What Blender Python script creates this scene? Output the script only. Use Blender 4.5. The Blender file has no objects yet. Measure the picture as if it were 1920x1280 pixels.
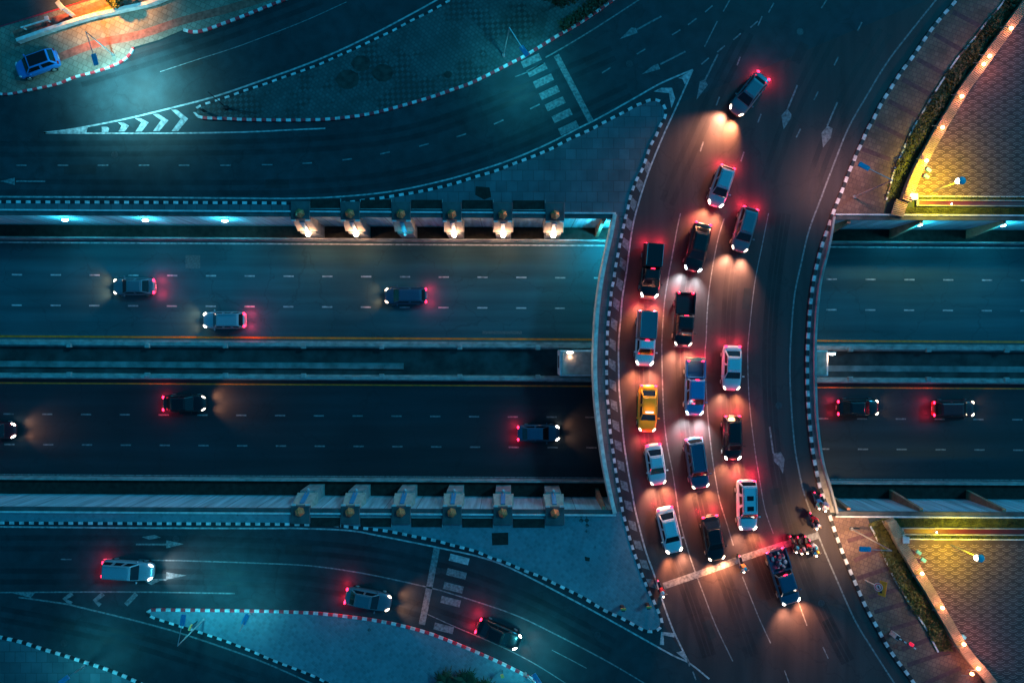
import bpy, bmesh, math, random
from mathutils import Vector, Matrix, geometry
random.seed(7)
R = math.radians
S = bpy.context.scene
C = S.collection
H, F = 65.0, 1300.0

# ------------------------------------------------------------------ camera, sky, exposure
cam = bpy.data.cameras.new('camera'); cam.sensor_width = 36; cam.lens = 36 * F / 1920; cam.clip_end = 3000
co = bpy.data.objects.new('camera', cam); C.objects.link(co); co.location = (0, 0, H); S.camera = co

w = bpy.data.worlds.new('World'); S.world = w; w.use_nodes = True
nt = w.node_tree; nt.nodes.clear()
sky = nt.nodes.new('ShaderNodeTexSky'); sky.sky_type = 'NISHITA'; sky.sun_disc = False
sky.sun_elevation = R(40); sky.sun_rotation = R(58)
tint = nt.nodes.new('ShaderNodeVectorMath'); tint.operation = 'MULTIPLY'; tint.inputs[1].default_value = (0.012, 0.50, 0.74)
bg = nt.nodes.new('ShaderNodeBackground'); bg.inputs[1].default_value = 0.075
out = nt.nodes.new('ShaderNodeOutputWorld')
nt.links.new(sky.outputs[0], tint.inputs[0]); nt.links.new(tint.outputs[0], bg.inputs[0]); nt.links.new(bg.outputs[0], out.inputs[0])

sl = bpy.data.lights.new('sun', 'SUN'); sl.energy = 0.7; sl.angle = R(5); sl.color = (0.035, 0.55, 1.0)
so = bpy.data.objects.new('sun', sl); C.objects.link(so); so.rotation_euler = (0, R(50), R(32))   # from the east: shades fall west
S.view_settings.view_transform = 'Standard'; S.view_settings.look = 'None'
S.view_settings.exposure = 0.45; S.view_settings.gamma = 1.0; S.view_settings.use_curve_mapping = False
S.cycles.use_denoising = True
S.cycles.max_bounces = 5; S.cycles.diffuse_bounces = 2; S.cycles.glossy_bounces = 3
S.cycles.sample_clamp_indirect = 4

def P(px, py, z=0.0):
    k = (H - z) / F
    return Vector(((px - 960) * k, (640 - py) * k, z))
FL = -5.5                                     # floor of the underpass
def ty(y0, x): return y0 - 0.0056 * x         # the underpass runs a third of a degree off the x axis

# ------------------------------------------------------------------ materials
MATS = {}
def newmat(name):
    m = bpy.data.materials.new(name); m.use_nodes = True
    return m, m.node_tree, m.node_tree.nodes['Principled BSDF']
def mat(name, col, rough=0.7, metal=0.0, emit=None, es=0.0, noise=0.25, scale=6.0, bump=0.0, coat=0.0, detail=6):
    if name in MATS: return MATS[name]
    m, t, b = newmat(name)
    b.inputs['Roughness'].default_value = rough; b.inputs['Metallic'].default_value = metal
    b.inputs['Coat Weight'].default_value = coat
    c = (col[0], col[1], col[2], 1)
    if noise > 0:
        tc = t.nodes.new('ShaderNodeTexCoord'); n = t.nodes.new('ShaderNodeTexNoise')
        n.inputs['Scale'].default_value = scale; n.inputs['Detail'].default_value = detail
        mr = t.nodes.new('ShaderNodeMapRange'); mr.inputs['From Min'].default_value = 0.3; mr.inputs['From Max'].default_value = 0.7
        mr.inputs['To Min'].default_value = 1 - noise; mr.inputs['To Max'].default_value = 1 + noise
        vm = t.nodes.new('ShaderNodeVectorMath'); vm.operation = 'SCALE'; vm.inputs[0].default_value = col[:3]
        t.links.new(tc.outputs['Object'], n.inputs['Vector']); t.links.new(n.outputs[0], mr.inputs['Value'])
        t.links.new(mr.outputs[0], vm.inputs['Scale']); t.links.new(vm.outputs[0], b.inputs['Base Color'])
        if bump > 0:
            bp = t.nodes.new('ShaderNodeBump'); bp.inputs['Strength'].default_value = bump; bp.inputs['Distance'].default_value = 0.05
            t.links.new(n.outputs[0], bp.inputs['Height']); t.links.new(bp.outputs[0], b.inputs['Normal'])
    else:
        b.inputs['Base Color'].default_value = c
    if emit:
        b.inputs['Emission Color'].default_value = (emit[0], emit[1], emit[2], 1); b.inputs['Emission Strength'].default_value = es
    MATS[name] = m
    return m

def asphalt(name, base, streak=(0.03, 0.5), grain=0.3):
    """aggregate grain, large worn patches, faint wheel streaks along x or y, sealed cracks"""
    m, t, b = newmat(name); N = t.nodes.new; L = t.links.new
    tc = N('ShaderNodeTexCoord')
    n1 = N('ShaderNodeTexNoise'); n1.inputs['Scale'].default_value = 14; n1.inputs['Detail'].default_value = 9; n1.inputs['Roughness'].default_value = 0.75
    n2 = N('ShaderNodeTexNoise'); n2.inputs['Scale'].default_value = 0.11; n2.inputs['Detail'].default_value = 5
    mp = N('ShaderNodeMapping'); mp.inputs['Scale'].default_value = (streak[0], streak[1], 1)
    n3 = N('ShaderNodeTexNoise'); n3.inputs['Scale'].default_value = 1.6; n3.inputs['Detail'].default_value = 5
    vo = N('ShaderNodeTexVoronoi'); vo.feature = 'DISTANCE_TO_EDGE'; vo.inputs['Scale'].default_value = 0.16
    n4 = N('ShaderNodeTexNoise'); n4.inputs['Scale'].default_value = 0.8; n4.inputs['Detail'].default_value = 4
    ad = N('ShaderNodeVectorMath'); ad.operation = 'MULTIPLY_ADD'; ad.inputs[1].default_value = (2.4, 2.4, 0)
    for n in (n1, n2, n4): L(tc.outputs['Object'], n.inputs['Vector'])
    L(tc.outputs['Object'], mp.inputs[0]); L(mp.outputs[0], n3.inputs['Vector'])
    L(n4.outputs['Color'], ad.inputs[0]); L(tc.outputs['Object'], ad.inputs[2]); L(ad.outputs[0], vo.inputs['Vector'])
    def mr(src, a, bb, lo, hi):
        r = N('ShaderNodeMapRange'); r.inputs['From Min'].default_value = a; r.inputs['From Max'].default_value = bb
        r.inputs['To Min'].default_value = lo; r.inputs['To Max'].default_value = hi; L(src, r.inputs['Value']); return r.outputs[0]
    def mul(a, c):
        q = N('ShaderNodeMath'); q.operation = 'MULTIPLY'; L(a, q.inputs[0]); L(c, q.inputs[1]); return q.outputs[0]
    v = mul(mul(mr(n1.outputs[0], .3, .7, 1 - grain, 1 + grain), mr(n2.outputs[0], .35, .65, .75, 1.25)), mr(n3.outputs[0], .3, .7, .72, 1.3))
    v = mul(v, mr(vo.outputs[0], 0.0, 0.012, 0.72, 1.0))
    vm = N('ShaderNodeVectorMath'); vm.operation = 'SCALE'; vm.inputs[0].default_value = base
    L(v, vm.inputs['Scale']); L(vm.outputs[0], b.inputs['Base Color'])
    L(mr(n2.outputs[0], .3, .7, .62, .85), b.inputs['Roughness'])
    bp = N('ShaderNodeBump'); bp.inputs['Strength'].default_value = .35; bp.inputs['Distance'].default_value = .02
    L(n1.outputs[0], bp.inputs['Height']); L(bp.outputs[0], b.inputs['Normal'])
    MATS[name] = m; return m

def paving(name, base, joint, bw, bh, rot=0, missing=0.0, stain=0.25, band=None):
    """brick paving; missing > 0 leaves bare dark beds where pavers were lifted"""
    m, t, b = newmat(name); N = t.nodes.new; L = t.links.new
    tc = N('ShaderNodeTexCoord'); mp = N('ShaderNodeMapping'); mp.inputs['Rotation'].default_value = (0, 0, rot)
    L(tc.outputs['Object'], mp.inputs[0])
    br = N('ShaderNodeTexBrick'); br.inputs['Scale'].default_value = 1; br.inputs['Brick Width'].default_value = bw; br.inputs['Row Height'].default_value = bh
    br.inputs['Mortar Size'].default_value = .035; br.inputs['Color1'].default_value = (*base, 1)
    br.inputs['Color2'].default_value = (base[0] * .72, base[1] * .72, base[2] * .72, 1); br.inputs['Mortar'].default_value = (*joint, 1)
    L(mp.outputs[0], br.inputs['Vector'])
    n = N('ShaderNodeTexNoise'); n.inputs['Scale'].default_value = .45; n.inputs['Detail'].default_value = 7
    L(tc.outputs['Object'], n.inputs['Vector'])
    r = N('ShaderNodeMapRange'); r.inputs['From Min'].default_value = .3; r.inputs['From Max'].default_value = .7
    r.inputs['To Min'].default_value = 1 - stain; r.inputs['To Max'].default_value = 1 + stain; L(n.outputs[0], r.inputs['Value'])
    vm = N('ShaderNodeVectorMath'); vm.operation = 'SCALE'; L(br.outputs[0], vm.inputs[0]); L(r.outputs[0], vm.inputs['Scale'])
    src = vm.outputs[0]
    if missing > 0:
        ck = N('ShaderNodeTexChecker'); ck.inputs['Scale'].default_value = 1 / (bw * 1.0); L(mp.outputs[0], ck.inputs['Vector'])
        n2 = N('ShaderNodeTexNoise'); n2.inputs['Scale'].default_value = .16; n2.inputs['Detail'].default_value = 6; n2.inputs['Roughness'].default_value = .65
        L(tc.outputs['Object'], n2.inputs['Vector'])
        r2 = N('ShaderNodeMapRange'); r2.inputs['From Min'].default_value = .62 - missing; r2.inputs['From Max'].default_value = .66 - missing; L(n2.outputs[0], r2.inputs['Value'])
        q = N('ShaderNodeMath'); q.operation = 'MULTIPLY'; L(ck.outputs['Fac'], q.inputs[0]); L(r2.outputs[0], q.inputs[1])
        mx = N('ShaderNodeMix'); mx.data_type = 'RGBA'; L(q.outputs[0], mx.inputs[0]); L(src, mx.inputs[6]); mx.inputs[7].default_value = (.045, .05, .048, 1)
        src = mx.outputs[2]
    L(src, b.inputs['Base Color']); b.inputs['Roughness'].default_value = .85
    bp = N('ShaderNodeBump'); bp.inputs['Strength'].default_value = .5; bp.inputs['Distance'].default_value = .02
    L(br.outputs['Fac'], bp.inputs['Height']); bp.invert = True; L(bp.outputs[0], b.inputs['Normal'])
    MATS[name] = m; return m

M_ROAD = asphalt('asphalt_frontage', (.019, .036, .042), (.5, .5))
M_TRENCH = asphalt('asphalt_underpass_lit', (.021, .086, .098), (.03, .55))  # teal lamp light on the upper carriageway put into the asphalt colour
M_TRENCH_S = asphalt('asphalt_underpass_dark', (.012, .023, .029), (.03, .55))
M_BRIDGE = asphalt('asphalt_bridge', (.044, .033, .033), (.55, .035))
M_PAVE = paving('concrete_pavers', (.10, .15, .165), (.06, .09, .1), 1.0, 1.0)
M_PAVE_B = paving('lifted_pavers', (.075, .115, .115), (.045, .065, .065), .36, .36, R(42), missing=.13)
M_PAVE_S = paving('south_pavers', (.17, .27, .30), (.15, .24, .265), .36, .36, R(42), missing=.02, stain=.1)
M_BRICK = paving('brown_pavers', (.20, .125, .09), (.12, .07, .06), .42, .42, R(20), stain=.4)
M_SAND = paving('sand_pavers', (.26, .22, .17), (.16, .13, .1), .5, .5, R(25), stain=.35)
M_PLAZA = mat('plaza_concrete', (.085, .05, .048), .8, noise=.35, scale=1.2, bump=.1)
M_SCALE = mat('scale_pattern_stone', (.26, .18, .16), .75, noise=.2, scale=3)
M_WHITE = mat('white_road_paint', (.42, .42, .41), .6, noise=.55, scale=3.0, detail=10)
M_FAINT = mat('worn_road_paint', (.19, .2, .2), .7, noise=.55, scale=4.0, detail=10)
M_YEL = mat('yellow_road_paint', (.95, .2, .01), .55, noise=.25, scale=2.5)
M_KW = mat('kerb_white', (.66, .66, .64), .7, noise=.4, scale=2.2, detail=12)
M_KB = mat('kerb_black', (.018, .018, .02), .6, noise=.2, scale=5)
M_KR = mat('kerb_red', (.8, .045, .06), .6, noise=.25, scale=5)
M_CON = mat('concrete', (.33, .33, .31), .85, noise=.35, scale=1.3, bump=.15)
M_COND = mat('concrete_dark', (.085, .09, .09), .85, noise=.4, scale=1.0, bump=.15)
M_CONL = mat('concrete_pale', (.68, .68, .66), .8, noise=.25, scale=2.0)
M_TAN = mat('tan_slats', (.42, .32, .2), .7, noise=.25, scale=3)
M_BRONZE = mat('bronze_cap', (.45, .22, .08), .45, metal=.3, noise=.3, scale=5)
M_SOIL = mat('dark_soil', (.022, .021, .016), .95, noise=.5, scale=2.0, bump=.4)
M_GRASS = mat('grass', (.075, .085, .02), .95, noise=.5, scale=1.5, bump=.5)
M_LEAF = mat('hedge_leaf', (.055, .065, .014), .6, noise=.5, scale=2.5)
M_LEAFD = mat('dark_leaf', (.022, .045, .012), .55, noise=.5, scale=2.5)
M_BARK = mat('bark', (.09, .06, .04), .9, noise=.4, scale=6)
M_REDCH = mat('dark_red_channel', (.09, .008, .006), .5, noise=.3, scale=1.2)
M_STEEL = mat('galvanised_steel', (.45, .47, .47), .4, metal=.6, noise=.15, scale=4)
M_BLK = mat('black_plastic', (.015, .015, .017), .5, noise=0)
M_GLASS = mat('car_glass', (.006, .009, .012), .08, noise=0, coat=.4)
M_TYRE = mat('tyre_rubber', (.012, .012, .012), .8, noise=.2, scale=10)
M_HEAD = mat('headlamp_lens', (.8, .8, .8), .2, emit=(1, .82, .62), es=14, noise=0)
M_HEADS = [mat('headlamp_lens_' + n_, (.8, .8, .8), .2, emit=e_, es=s_, noise=0) for n_, e_, s_ in (('warm', (1, .75, .5), 7), ('bright', (1, .88, .72), 20), ('soft', (1, .8, .6), 4))]
M_HEADC = mat('headlamp_lens_cool', (.8, .8, .8), .2, emit=(.78, .95, 1), es=14, noise=0)
M_HEADO = mat('headlamp_off', (.6, .62, .64), .15, noise=0)
M_TAIL = mat('tail_lamp_lens', (.5, .01, .02), .3, emit=(1, .012, .05), es=9, noise=0)
M_TAILO = mat('tail_lamp_off', (.3, .01, .02), .3, noise=0)
M_LAMPW = mat('wall_lamp_glass', (.8, .8, .8), .3, emit=(.85, 1, .98), es=9, noise=0)
M_LAMPY = mat('warm_lamp_glass', (.8, .7, .5), .3, emit=(1, .72, .42), es=40, noise=0)
M_LAMPO = mat('garden_lamp_glass', (.8, .6, .4), .3, emit=(1, .42, .12), es=16, noise=0)
M_PANEL = mat('solar_panel_blue', (.05, .3, .5), .3, noise=.1, scale=5)
M_SKIN = mat('skin', (.42, .24, .15), .6, noise=0)

def wallmat():
    """pale cast panels: joints every 3 m, rain streaks running down"""
    m, t, b = newmat('wall_panels'); N = t.nodes.new; L = t.links.new
    tc = N('ShaderNodeTexCoord'); mp = N('ShaderNodeMapping'); mp.inputs['Scale'].default_value = (1.5, 1.5, .12)
    n = N('ShaderNodeTexNoise'); n.inputs['Scale'].default_value = 1.4; n.inputs['Detail'].default_value = 7
    L(tc.outputs['Object'], mp.inputs[0]); L(mp.outputs[0], n.inputs['Vector'])
    sx = N('ShaderNodeSeparateXYZ'); L(tc.outputs['Object'], sx.inputs[0])
    md = N('ShaderNodeMath'); md.operation = 'PINGPONG'; md.inputs[1].default_value = 1.5; L(sx.outputs[0], md.inputs[0])
    r1 = N('ShaderNodeMapRange'); r1.inputs['From Min'].default_value = 0.02; r1.inputs['From Max'].default_value = .05; r1.inputs['To Min'].default_value = .35; L(md.outputs[0], r1.inputs['Value'])
    r2 = N('ShaderNodeMapRange'); r2.inputs['From Min'].default_value = .3; r2.inputs['From Max'].default_value = .7; r2.inputs['To Min'].default_value = .6; r2.inputs['To Max'].default_value = 1.25; L(n.outputs[0], r2.inputs['Value'])
    q = N('ShaderNodeMath'); q.operation = 'MULTIPLY'; L(r1.outputs[0], q.inputs[0]); L(r2.outputs[0], q.inputs[1])
    vm = N('ShaderNodeVectorMath'); vm.operation = 'SCALE'; vm.inputs[0].default_value = (.42, .62, .66); L(q.outputs[0], vm.inputs['Scale']); L(vm.outputs[0], b.inputs['Base Color'])
    b.inputs['Roughness'].default_value = .8; return m
M_WALL = wallmat()
def stainmat(name, col, scale, lo, hi, stretch=(1, 1)):
    """a see-through film of oil and rubber with ragged edges"""
    m, t, b = newmat(name); N = t.nodes.new; L = t.links.new
    b.inputs['Base Color'].default_value = (*col, 1); b.inputs['Roughness'].default_value = .45
    tc = N('ShaderNodeTexCoord'); mp = N('ShaderNodeMapping'); mp.inputs['Scale'].default_value = (*stretch, 1); n = N('ShaderNodeTexNoise'); n.inputs['Scale'].default_value = scale; n.inputs['Detail'].default_value = 9; n.inputs['Roughness'].default_value = .65
    L(tc.outputs['Object'], mp.inputs[0]); L(mp.outputs[0], n.inputs['Vector'])
    r = N('ShaderNodeMapRange'); r.inputs['From Min'].default_value = lo; r.inputs['From Max'].default_value = hi; r.inputs['To Max'].default_value = .45; L(n.outputs[0], r.inputs['Value']); L(r.outputs[0], b.inputs['Alpha'])
    return m
# ------------------------------------------------------------------ mesh helpers
class MB:
    def __init__(s): s.bm = bmesh.new()
    def face(s, pts, mi=0):
        vs = [s.bm.verts.new(p) for p in pts]
        f = s.bm.faces.new(vs); f.material_index = mi; return f
    def poly(s, pts, z, mi=0):
        """flat polygon (any outline) triangulated, normal up"""
        v3 = [Vector((p[0], p[1], z)) for p in pts]
        tris = geometry.tessellate_polygon([v3])
        vs = [s.bm.verts.new(p) for p in v3]
        for a, b, c in tris:
            n = (v3[b] - v3[a]).cross(v3[c] - v3[a])
            f = s.bm.faces.new((vs[a], vs[b], vs[c]) if n.z > 0 else (vs[a], vs[c], vs[b])); f.material_index = mi
    def box(s, c, size, rz=0, mi=0, rot=None):
        hx, hy, hz = size[0] / 2, size[1] / 2, size[2] / 2
        m = rot if rot is not None else Matrix.Rotation(rz, 3, 'Z'); c = Vector(c)
        vs = [s.bm.verts.new(c + m @ Vector((x * hx, y * hy, z * hz))) for x in (-1, 1) for y in (-1, 1) for z in (-1, 1)]
        for q in ((0, 1, 3, 2), (4, 6, 7, 5), (0, 4, 5, 1), (2, 3, 7, 6), (0, 2, 6, 4), (1, 5, 7, 3)):
            s.bm.faces.new([vs[i] for i in q]).material_index = mi
        return s
    def hull8(s, bot, top, mi=0):
        """bot / top: 4 points each, same winding (ccw from above)"""
        b = [s.bm.verts.new(p) for p in bot]; t = [s.bm.verts.new(p) for p in top]
        s.bm.faces.new(b[::-1]).material_index = mi; s.bm.faces.new(t).material_index = mi
        for i in range(4):
            j = (i + 1) % 4; s.bm.faces.new((b[i], b[j], t[j], t[i])).material_index = mi
        return s
    def tube(s, a, b, r0, r1=None, n=8, mi=0):
        a, b = Vector(a), Vector(b); r1 = r0 if r1 is None else r1
        d = (b - a).normalized(); u = d.orthogonal().normalized(); v = d.cross(u)
        A, B = [], []
        for i in range(n):
            t = 2 * math.pi * i / n; o = u * math.cos(t) + v * math.sin(t)
            A.append(s.bm.verts.new(a + o * r0)); B.append(s.bm.verts.new(b + o * r1))
        for i in range(n):
            j = (i + 1) % n; s.bm.faces.new((A[i], A[j], B[j], B[i])).material_index = mi
        s.bm.faces.new(A[::-1]).material_index = mi; s.bm.faces.new(B).material_index = mi
        return s
    def ball(s, c, r, n=10, mi=0, sc=(1, 1, 1)):
        m = Matrix.Translation(c) @ Matrix.Diagonal((r * sc[0], r * sc[1], r * sc[2], 1))
        g = bmesh.ops.create_uvsphere(s.bm, u_segments=n, v_segments=max(4, n // 2 + 1), radius=1, matrix=m)
        for v in g['verts']:
            for f in v.link_faces: f.material_index = mi
        return s
    def build(s, name, mats, parent=None, smooth=False, bevel=0, loc=None):
        bmesh.ops.recalc_face_normals(s.bm, faces=s.bm.faces) if not getattr(s, 'keep', False) else None
        me = bpy.data.meshes.new(name); s.bm.to_mesh(me); s.bm.free()
        for m in (mats if isinstance(mats, (list, tuple)) else [mats]): me.materials.append(m)
        if smooth:
            for p in me.polygons: p.use_smooth = True
        o = bpy.data.objects.new(name, me); C.objects.link(o)
        if parent is not None: o.parent = parent
        if loc is not None: o.location = loc
        if bevel:
            b = o.modifiers.new('bevel', 'BEVEL'); b.width = bevel; b.segments = 2; b.limit_method = 'ANGLE'
        return o
def flat():
    m = MB(); m.keep = True; return m
def tag(o, label=None, cat=None, group=None, kind=None):
    if label: o['label'] = label
    if cat: o['category'] = cat
    if group: o['group'] = group
    if kind: o['kind'] = kind
    return o
def thing(name, label, cat, loc=(0, 0, 0), rz=0, group=None):
    o = bpy.data.objects.new(name, None); C.objects.link(o); o.location = loc; o.rotation_euler = (0, 0, rz); o.empty_display_size = .2
    return tag(o, label, cat, group)
def children(o): return [c for c in bpy.data.objects if c.parent == o]
def copy_tree(o, parent=None):
    c = o.copy(); C.objects.link(c)
    if parent is not None: c.parent = parent
    for ch in children(o): copy_tree(ch, c)
    return c
def spline(pts, step=.25, closed=False):
    """Catmull-Rom through px points -> evenly spaced 2-D world points"""
    p = [Vector(q).to_2d() for q in pts]
    n = len(p); o = []
    for i in range(n if closed else n - 1):
        if closed: a, b, c, d = p[(i - 1) % n], p[i], p[(i + 1) % n], p[(i + 2) % n]
        else: a, b, c, d = p[max(i - 1, 0)], p[i], p[i + 1], p[min(i + 2, n - 1)]
        k = max(2, int((c - b).length / .15))
        for j in range(k):
            t = j / k
            o.append(.5 * ((2 * b) + (c - a) * t + (2 * a - 5 * b + 4 * c - d) * t * t + (3 * b - a - 3 * c + d) * t ** 3))
    o.append(p[0].copy() if closed else p[-1].copy())
    r = [o[0]]; acc = 0; last = o[0]
    for q in o[1:]:
        seg = (q - last).length
        while acc + seg >= step:
            t = (step - acc) / seg; last = last.lerp(q, t); r.append(last.copy()); seg = (q - last).length; acc = 0
        acc += seg; last = q
    if (r[-1] - o[-1]).length > .05: r.append(o[-1])
    return r
def px(pts, z=0): return [P(a, b, z) for a, b in pts]
def offs(line, d):
    o = []
    for i, p in enumerate(line):
        t = (line[min(i + 1, len(line) - 1)] - line[max(i - 1, 0)]).normalized()
        o.append(Vector((p.x - t.y * d, p.y + t.x * d)))
    return o
def ribbon(mb, line, wd, z, mi=0):
    a, b = offs(line, -wd / 2), offs(line, wd / 2)
    va = [mb.bm.verts.new((p.x, p.y, z)) for p in a]; vb = [mb.bm.verts.new((p.x, p.y, z)) for p in b]
    for i in range(len(line) - 1):
        mb.bm.faces.new((va[i], va[i + 1], vb[i + 1], vb[i])).material_index = mi
def strip_solid(mb, line, wd, z0, z1, alt=None, mi=0):
    """raised strip with a rectangular section; alt = list of material indices cycled every segment"""
    a, b = offs(line, -wd / 2), offs(line, wd / 2)
    for i in range(len(line) - 1):
        k = alt[i % len(alt)] if alt else mi
        A0, A1, B0, B1 = a[i], a[i + 1], b[i], b[i + 1]
        q = lambda p, z: (p.x, p.y, z)
        mb.face([q(A0, z1), q(A1, z1), q(B1, z1), q(B0, z1)], k)
        mb.face([q(A0, z0), q(A1, z0), q(A1, z1), q(A0, z1)], k)
        mb.face([q(B1, z0), q(B0, z0), q(B0, z1), q(B1, z1)], k)
        if alt is None and 0 < i < len(line) - 2: continue
        mb.face([q(B0, z0), q(A0, z0), q(A0, z1), q(B0, z1)], k)
        mb.face([q(A1, z0), q(B1, z0), q(B1, z1), q(A1, z1)], k)
def struct(name, mb, mats, parent=None, **k):
    o = mb.build(name, mats, parent, **k)
    if parent is None: o['kind'] = 'structure'
    return o
def light(name, typ, loc, energy, color, parent=None, radius=.15, rot=None, spot=None, blend=.6):
    l = bpy.data.lights.new(name, typ); l.energy = energy; l.color = color; l.shadow_soft_size = radius
    if typ == 'SPOT': l.spot_size = spot or R(90); l.spot_blend = blend
    o = bpy.data.objects.new(name, l); C.objects.link(o); o.location = loc
    if rot is not None: o.rotation_euler = rot
    if parent is not None: o.parent = parent
    return o

# ------------------------------------------------------------------ the measured lines (photo pixels at ground level)
K_NI = [(-60,378),(0,379),(240,380),(480,381),(560,382),(630,382),(692,375),(745,367),(802,357),(855,344),(892,332),(930,321),(960,309),(992,297),(1035,279),(1067,262),(1105,245),(1135,229),(1170,211),(1190,200),(1205,194),(1222,188),(1237,191),(1247,205),(1246,222),(1237,237),(1229,257),(1220,272),(1212,295),(1204,318),(1192,340),(1182,368),(1176,395),(1171,415),(1165,442),(1160,468),(1154,500),(1150,527),(1146,545),(1144,570),(1140,600),(1138,640),(1137,690),(1138,740),(1141,770),(1144,810),(1150,852),(1157,902),(1162,927),(1167,957),(1176,992),(1186,1027),(1195,1052),(1204,1077),(1214,1102),(1225,1125),(1236,1150),(1241,1165),(1237,1176),(1225,1182),(1210,1181),(1192,1172),(1165,1157),(1140,1146),(1120,1135),(1090,1117),(1035,1090),(1007,1077),(985,1069),(945,1052),(922,1045),(892,1032),(842,1019),(817,1012),(780,1005),(742,997),(710,992),(660,987),(620,983),(560,982),(480,981),(240,980),(0,979),(-60,979)]
K_E = [(1815,-32),(1790,4),(1767,30),(1745,57),(1725,86),(1705,115),(1690,134),(1671,164),(1652,194),(1637,224),(1625,245),(1616,266),(1606,287),(1597,309),(1589,328),(1577,360),(1564,392),(1552,427),(1541,459),(1532,492),(1525,525),(1520,560),(1517,592),(1515,627),(1513,662),(1513,707),(1514,742),(1516,776),(1519,810),(1523,845),(1529,877),(1536,911),(1542,927),(1550,952),(1557,972),(1565,997),(1577,1030),(1590,1062),(1600,1085),(1615,1120),(1627,1145),(1645,1177),(1660,1205),(1680,1235),(1697,1257),(1712,1278),(1732,1310)]
K_ISL = [(372,219),(385,222),(420,223),(460,225),(542,226),(600,225),(640,222),(695,214),(750,200),(805,184),(840,172),(877,159),(910,144),(945,126),(982,107),(1010,90),(1042,70),(1090,42),(1150,0),(1185,-28)]
K_ISLN = [(860,-8),(840,4),(805,24),(772,40),(737,59),(705,74),(670,91),(635,106),(602,121),(562,136),(530,147),(494,160),(457,172),(430,182),(402,191),(380,198),(369,204),(365,211),(372,219)]
K_SI = [(277,1147),(282,1143),(300,1142),(400,1143),(475,1144),(542,1146),(600,1149),(655,1155),(705,1162),(755,1172),(805,1186),(855,1205),(905,1226),(955,1249),(1000,1273),(1030,1292)]
K_SIS = [(660,1298),(620,1281),(590,1266),(552,1251),(510,1235),(480,1222),(440,1206),(395,1190),(358,1178),(325,1168),(300,1160),(285,1155),(277,1147)]
K_SW = [(-40,1184),(0,1193),(40,1202),(80,1215),(120,1227),(160,1240),(200,1253),(240,1269),(275,1286)]
K_NW1 = [(345,57),(357,60),(370,61),(390,56),(420,45),(450,34),(480,22),(510,10),(545,-4),(580,-18)]
K_NW2 = [(-40,173),(0,177),(20,177),(50,171),(80,165),(110,158),(140,146),(170,138),(200,129),(225,118),(240,108),(248,97),(251,90)]
BW = [(1152,403),(1145,440),(1136,480),(1128,520),(1121,570),(1117,620),(1115,680),(1117,740),(1123,800),(1133,870),(1145,930),(1152,960)]
BE = [(1561,407),(1556,440),(1550,470),(1541,505),(1534,540),(1528,600),(1526,648),(1526,700),(1528,765),(1532,815),(1540,865),(1549,897),(1558,927),(1567,960)]
NY, SY = 11.7, -15.85                    # top edges of the two retaining walls

# ------------------------------------------------------------------ ground, roads
m = flat(); m.face([(-500, ty(NY, -500), 0), (500, ty(NY, 500), 0), (500, 500, 0), (-500, 500, 0)]); struct('road', m, M_ROAD)
m = flat(); m.face([(-500, -500, 0), (500, -500, 0), (500, ty(SY, 500), 0), (-500, ty(SY, -500), 0)]); struct('road', m, M_ROAD)
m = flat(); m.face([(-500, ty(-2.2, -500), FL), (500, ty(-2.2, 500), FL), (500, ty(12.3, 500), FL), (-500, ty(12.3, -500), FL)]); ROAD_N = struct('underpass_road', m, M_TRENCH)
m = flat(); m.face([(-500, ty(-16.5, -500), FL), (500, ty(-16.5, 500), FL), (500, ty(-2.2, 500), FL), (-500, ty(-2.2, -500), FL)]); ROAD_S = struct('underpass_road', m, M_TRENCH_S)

kw = spline(px([p for p in K_NI if True]), .46)                      # the kerb round the west islands
# bridge surface: everything between the west kerb and the east kerb
west = [(1247,205),(1237,237),(1220,272),(1204,318),(1182,368),(1171,415),(1160,468),(1150,527),(1144,570),(1140,600),(1138,640),(1137,690),(1138,740),(1141,770),(1144,810),(1150,852),(1157,902),(1167,957),(1186,1027),(1204,1077),(1225,1125),(1241,1165),(1292,1242),(1330,1300)]
m = flat(); a = spline(px(west), .8); b = spline(px(K_E), .8)
m.poly([*a, *b[::-1]], .006); struct('crossing_road', m, M_BRIDGE)

# ------------------------------------------------------------------ kerbs
def kerb(pts, alt, step=.46, wd=.26, smooth=True):
    m = MB(); strip_solid(m, spline(px(pts), step), wd, 0, .15, alt)
    o = m.build('kerb', [M_KW, M_KB, M_KR]); o['kind'] = 'structure'; return o
i0 = K_NI.index((1222,188)); i1 = K_NI.index((1241,1165))
kerb(K_NI, [0, 1]); kerb(K_E, [0, 1], .54, .3)
kerb(K_ISL, [0, 2]); kerb(K_ISLN, [0, 1], .47, .2); kerb(K_SI, [0, 2]); kerb(K_SIS, [0, 1], .47, .22); kerb(K_SW, [0, 1], .47)
kerb(K_NW1, [0, 2], .46); kerb(K_NW2, [0, 2], .47, .2)

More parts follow.
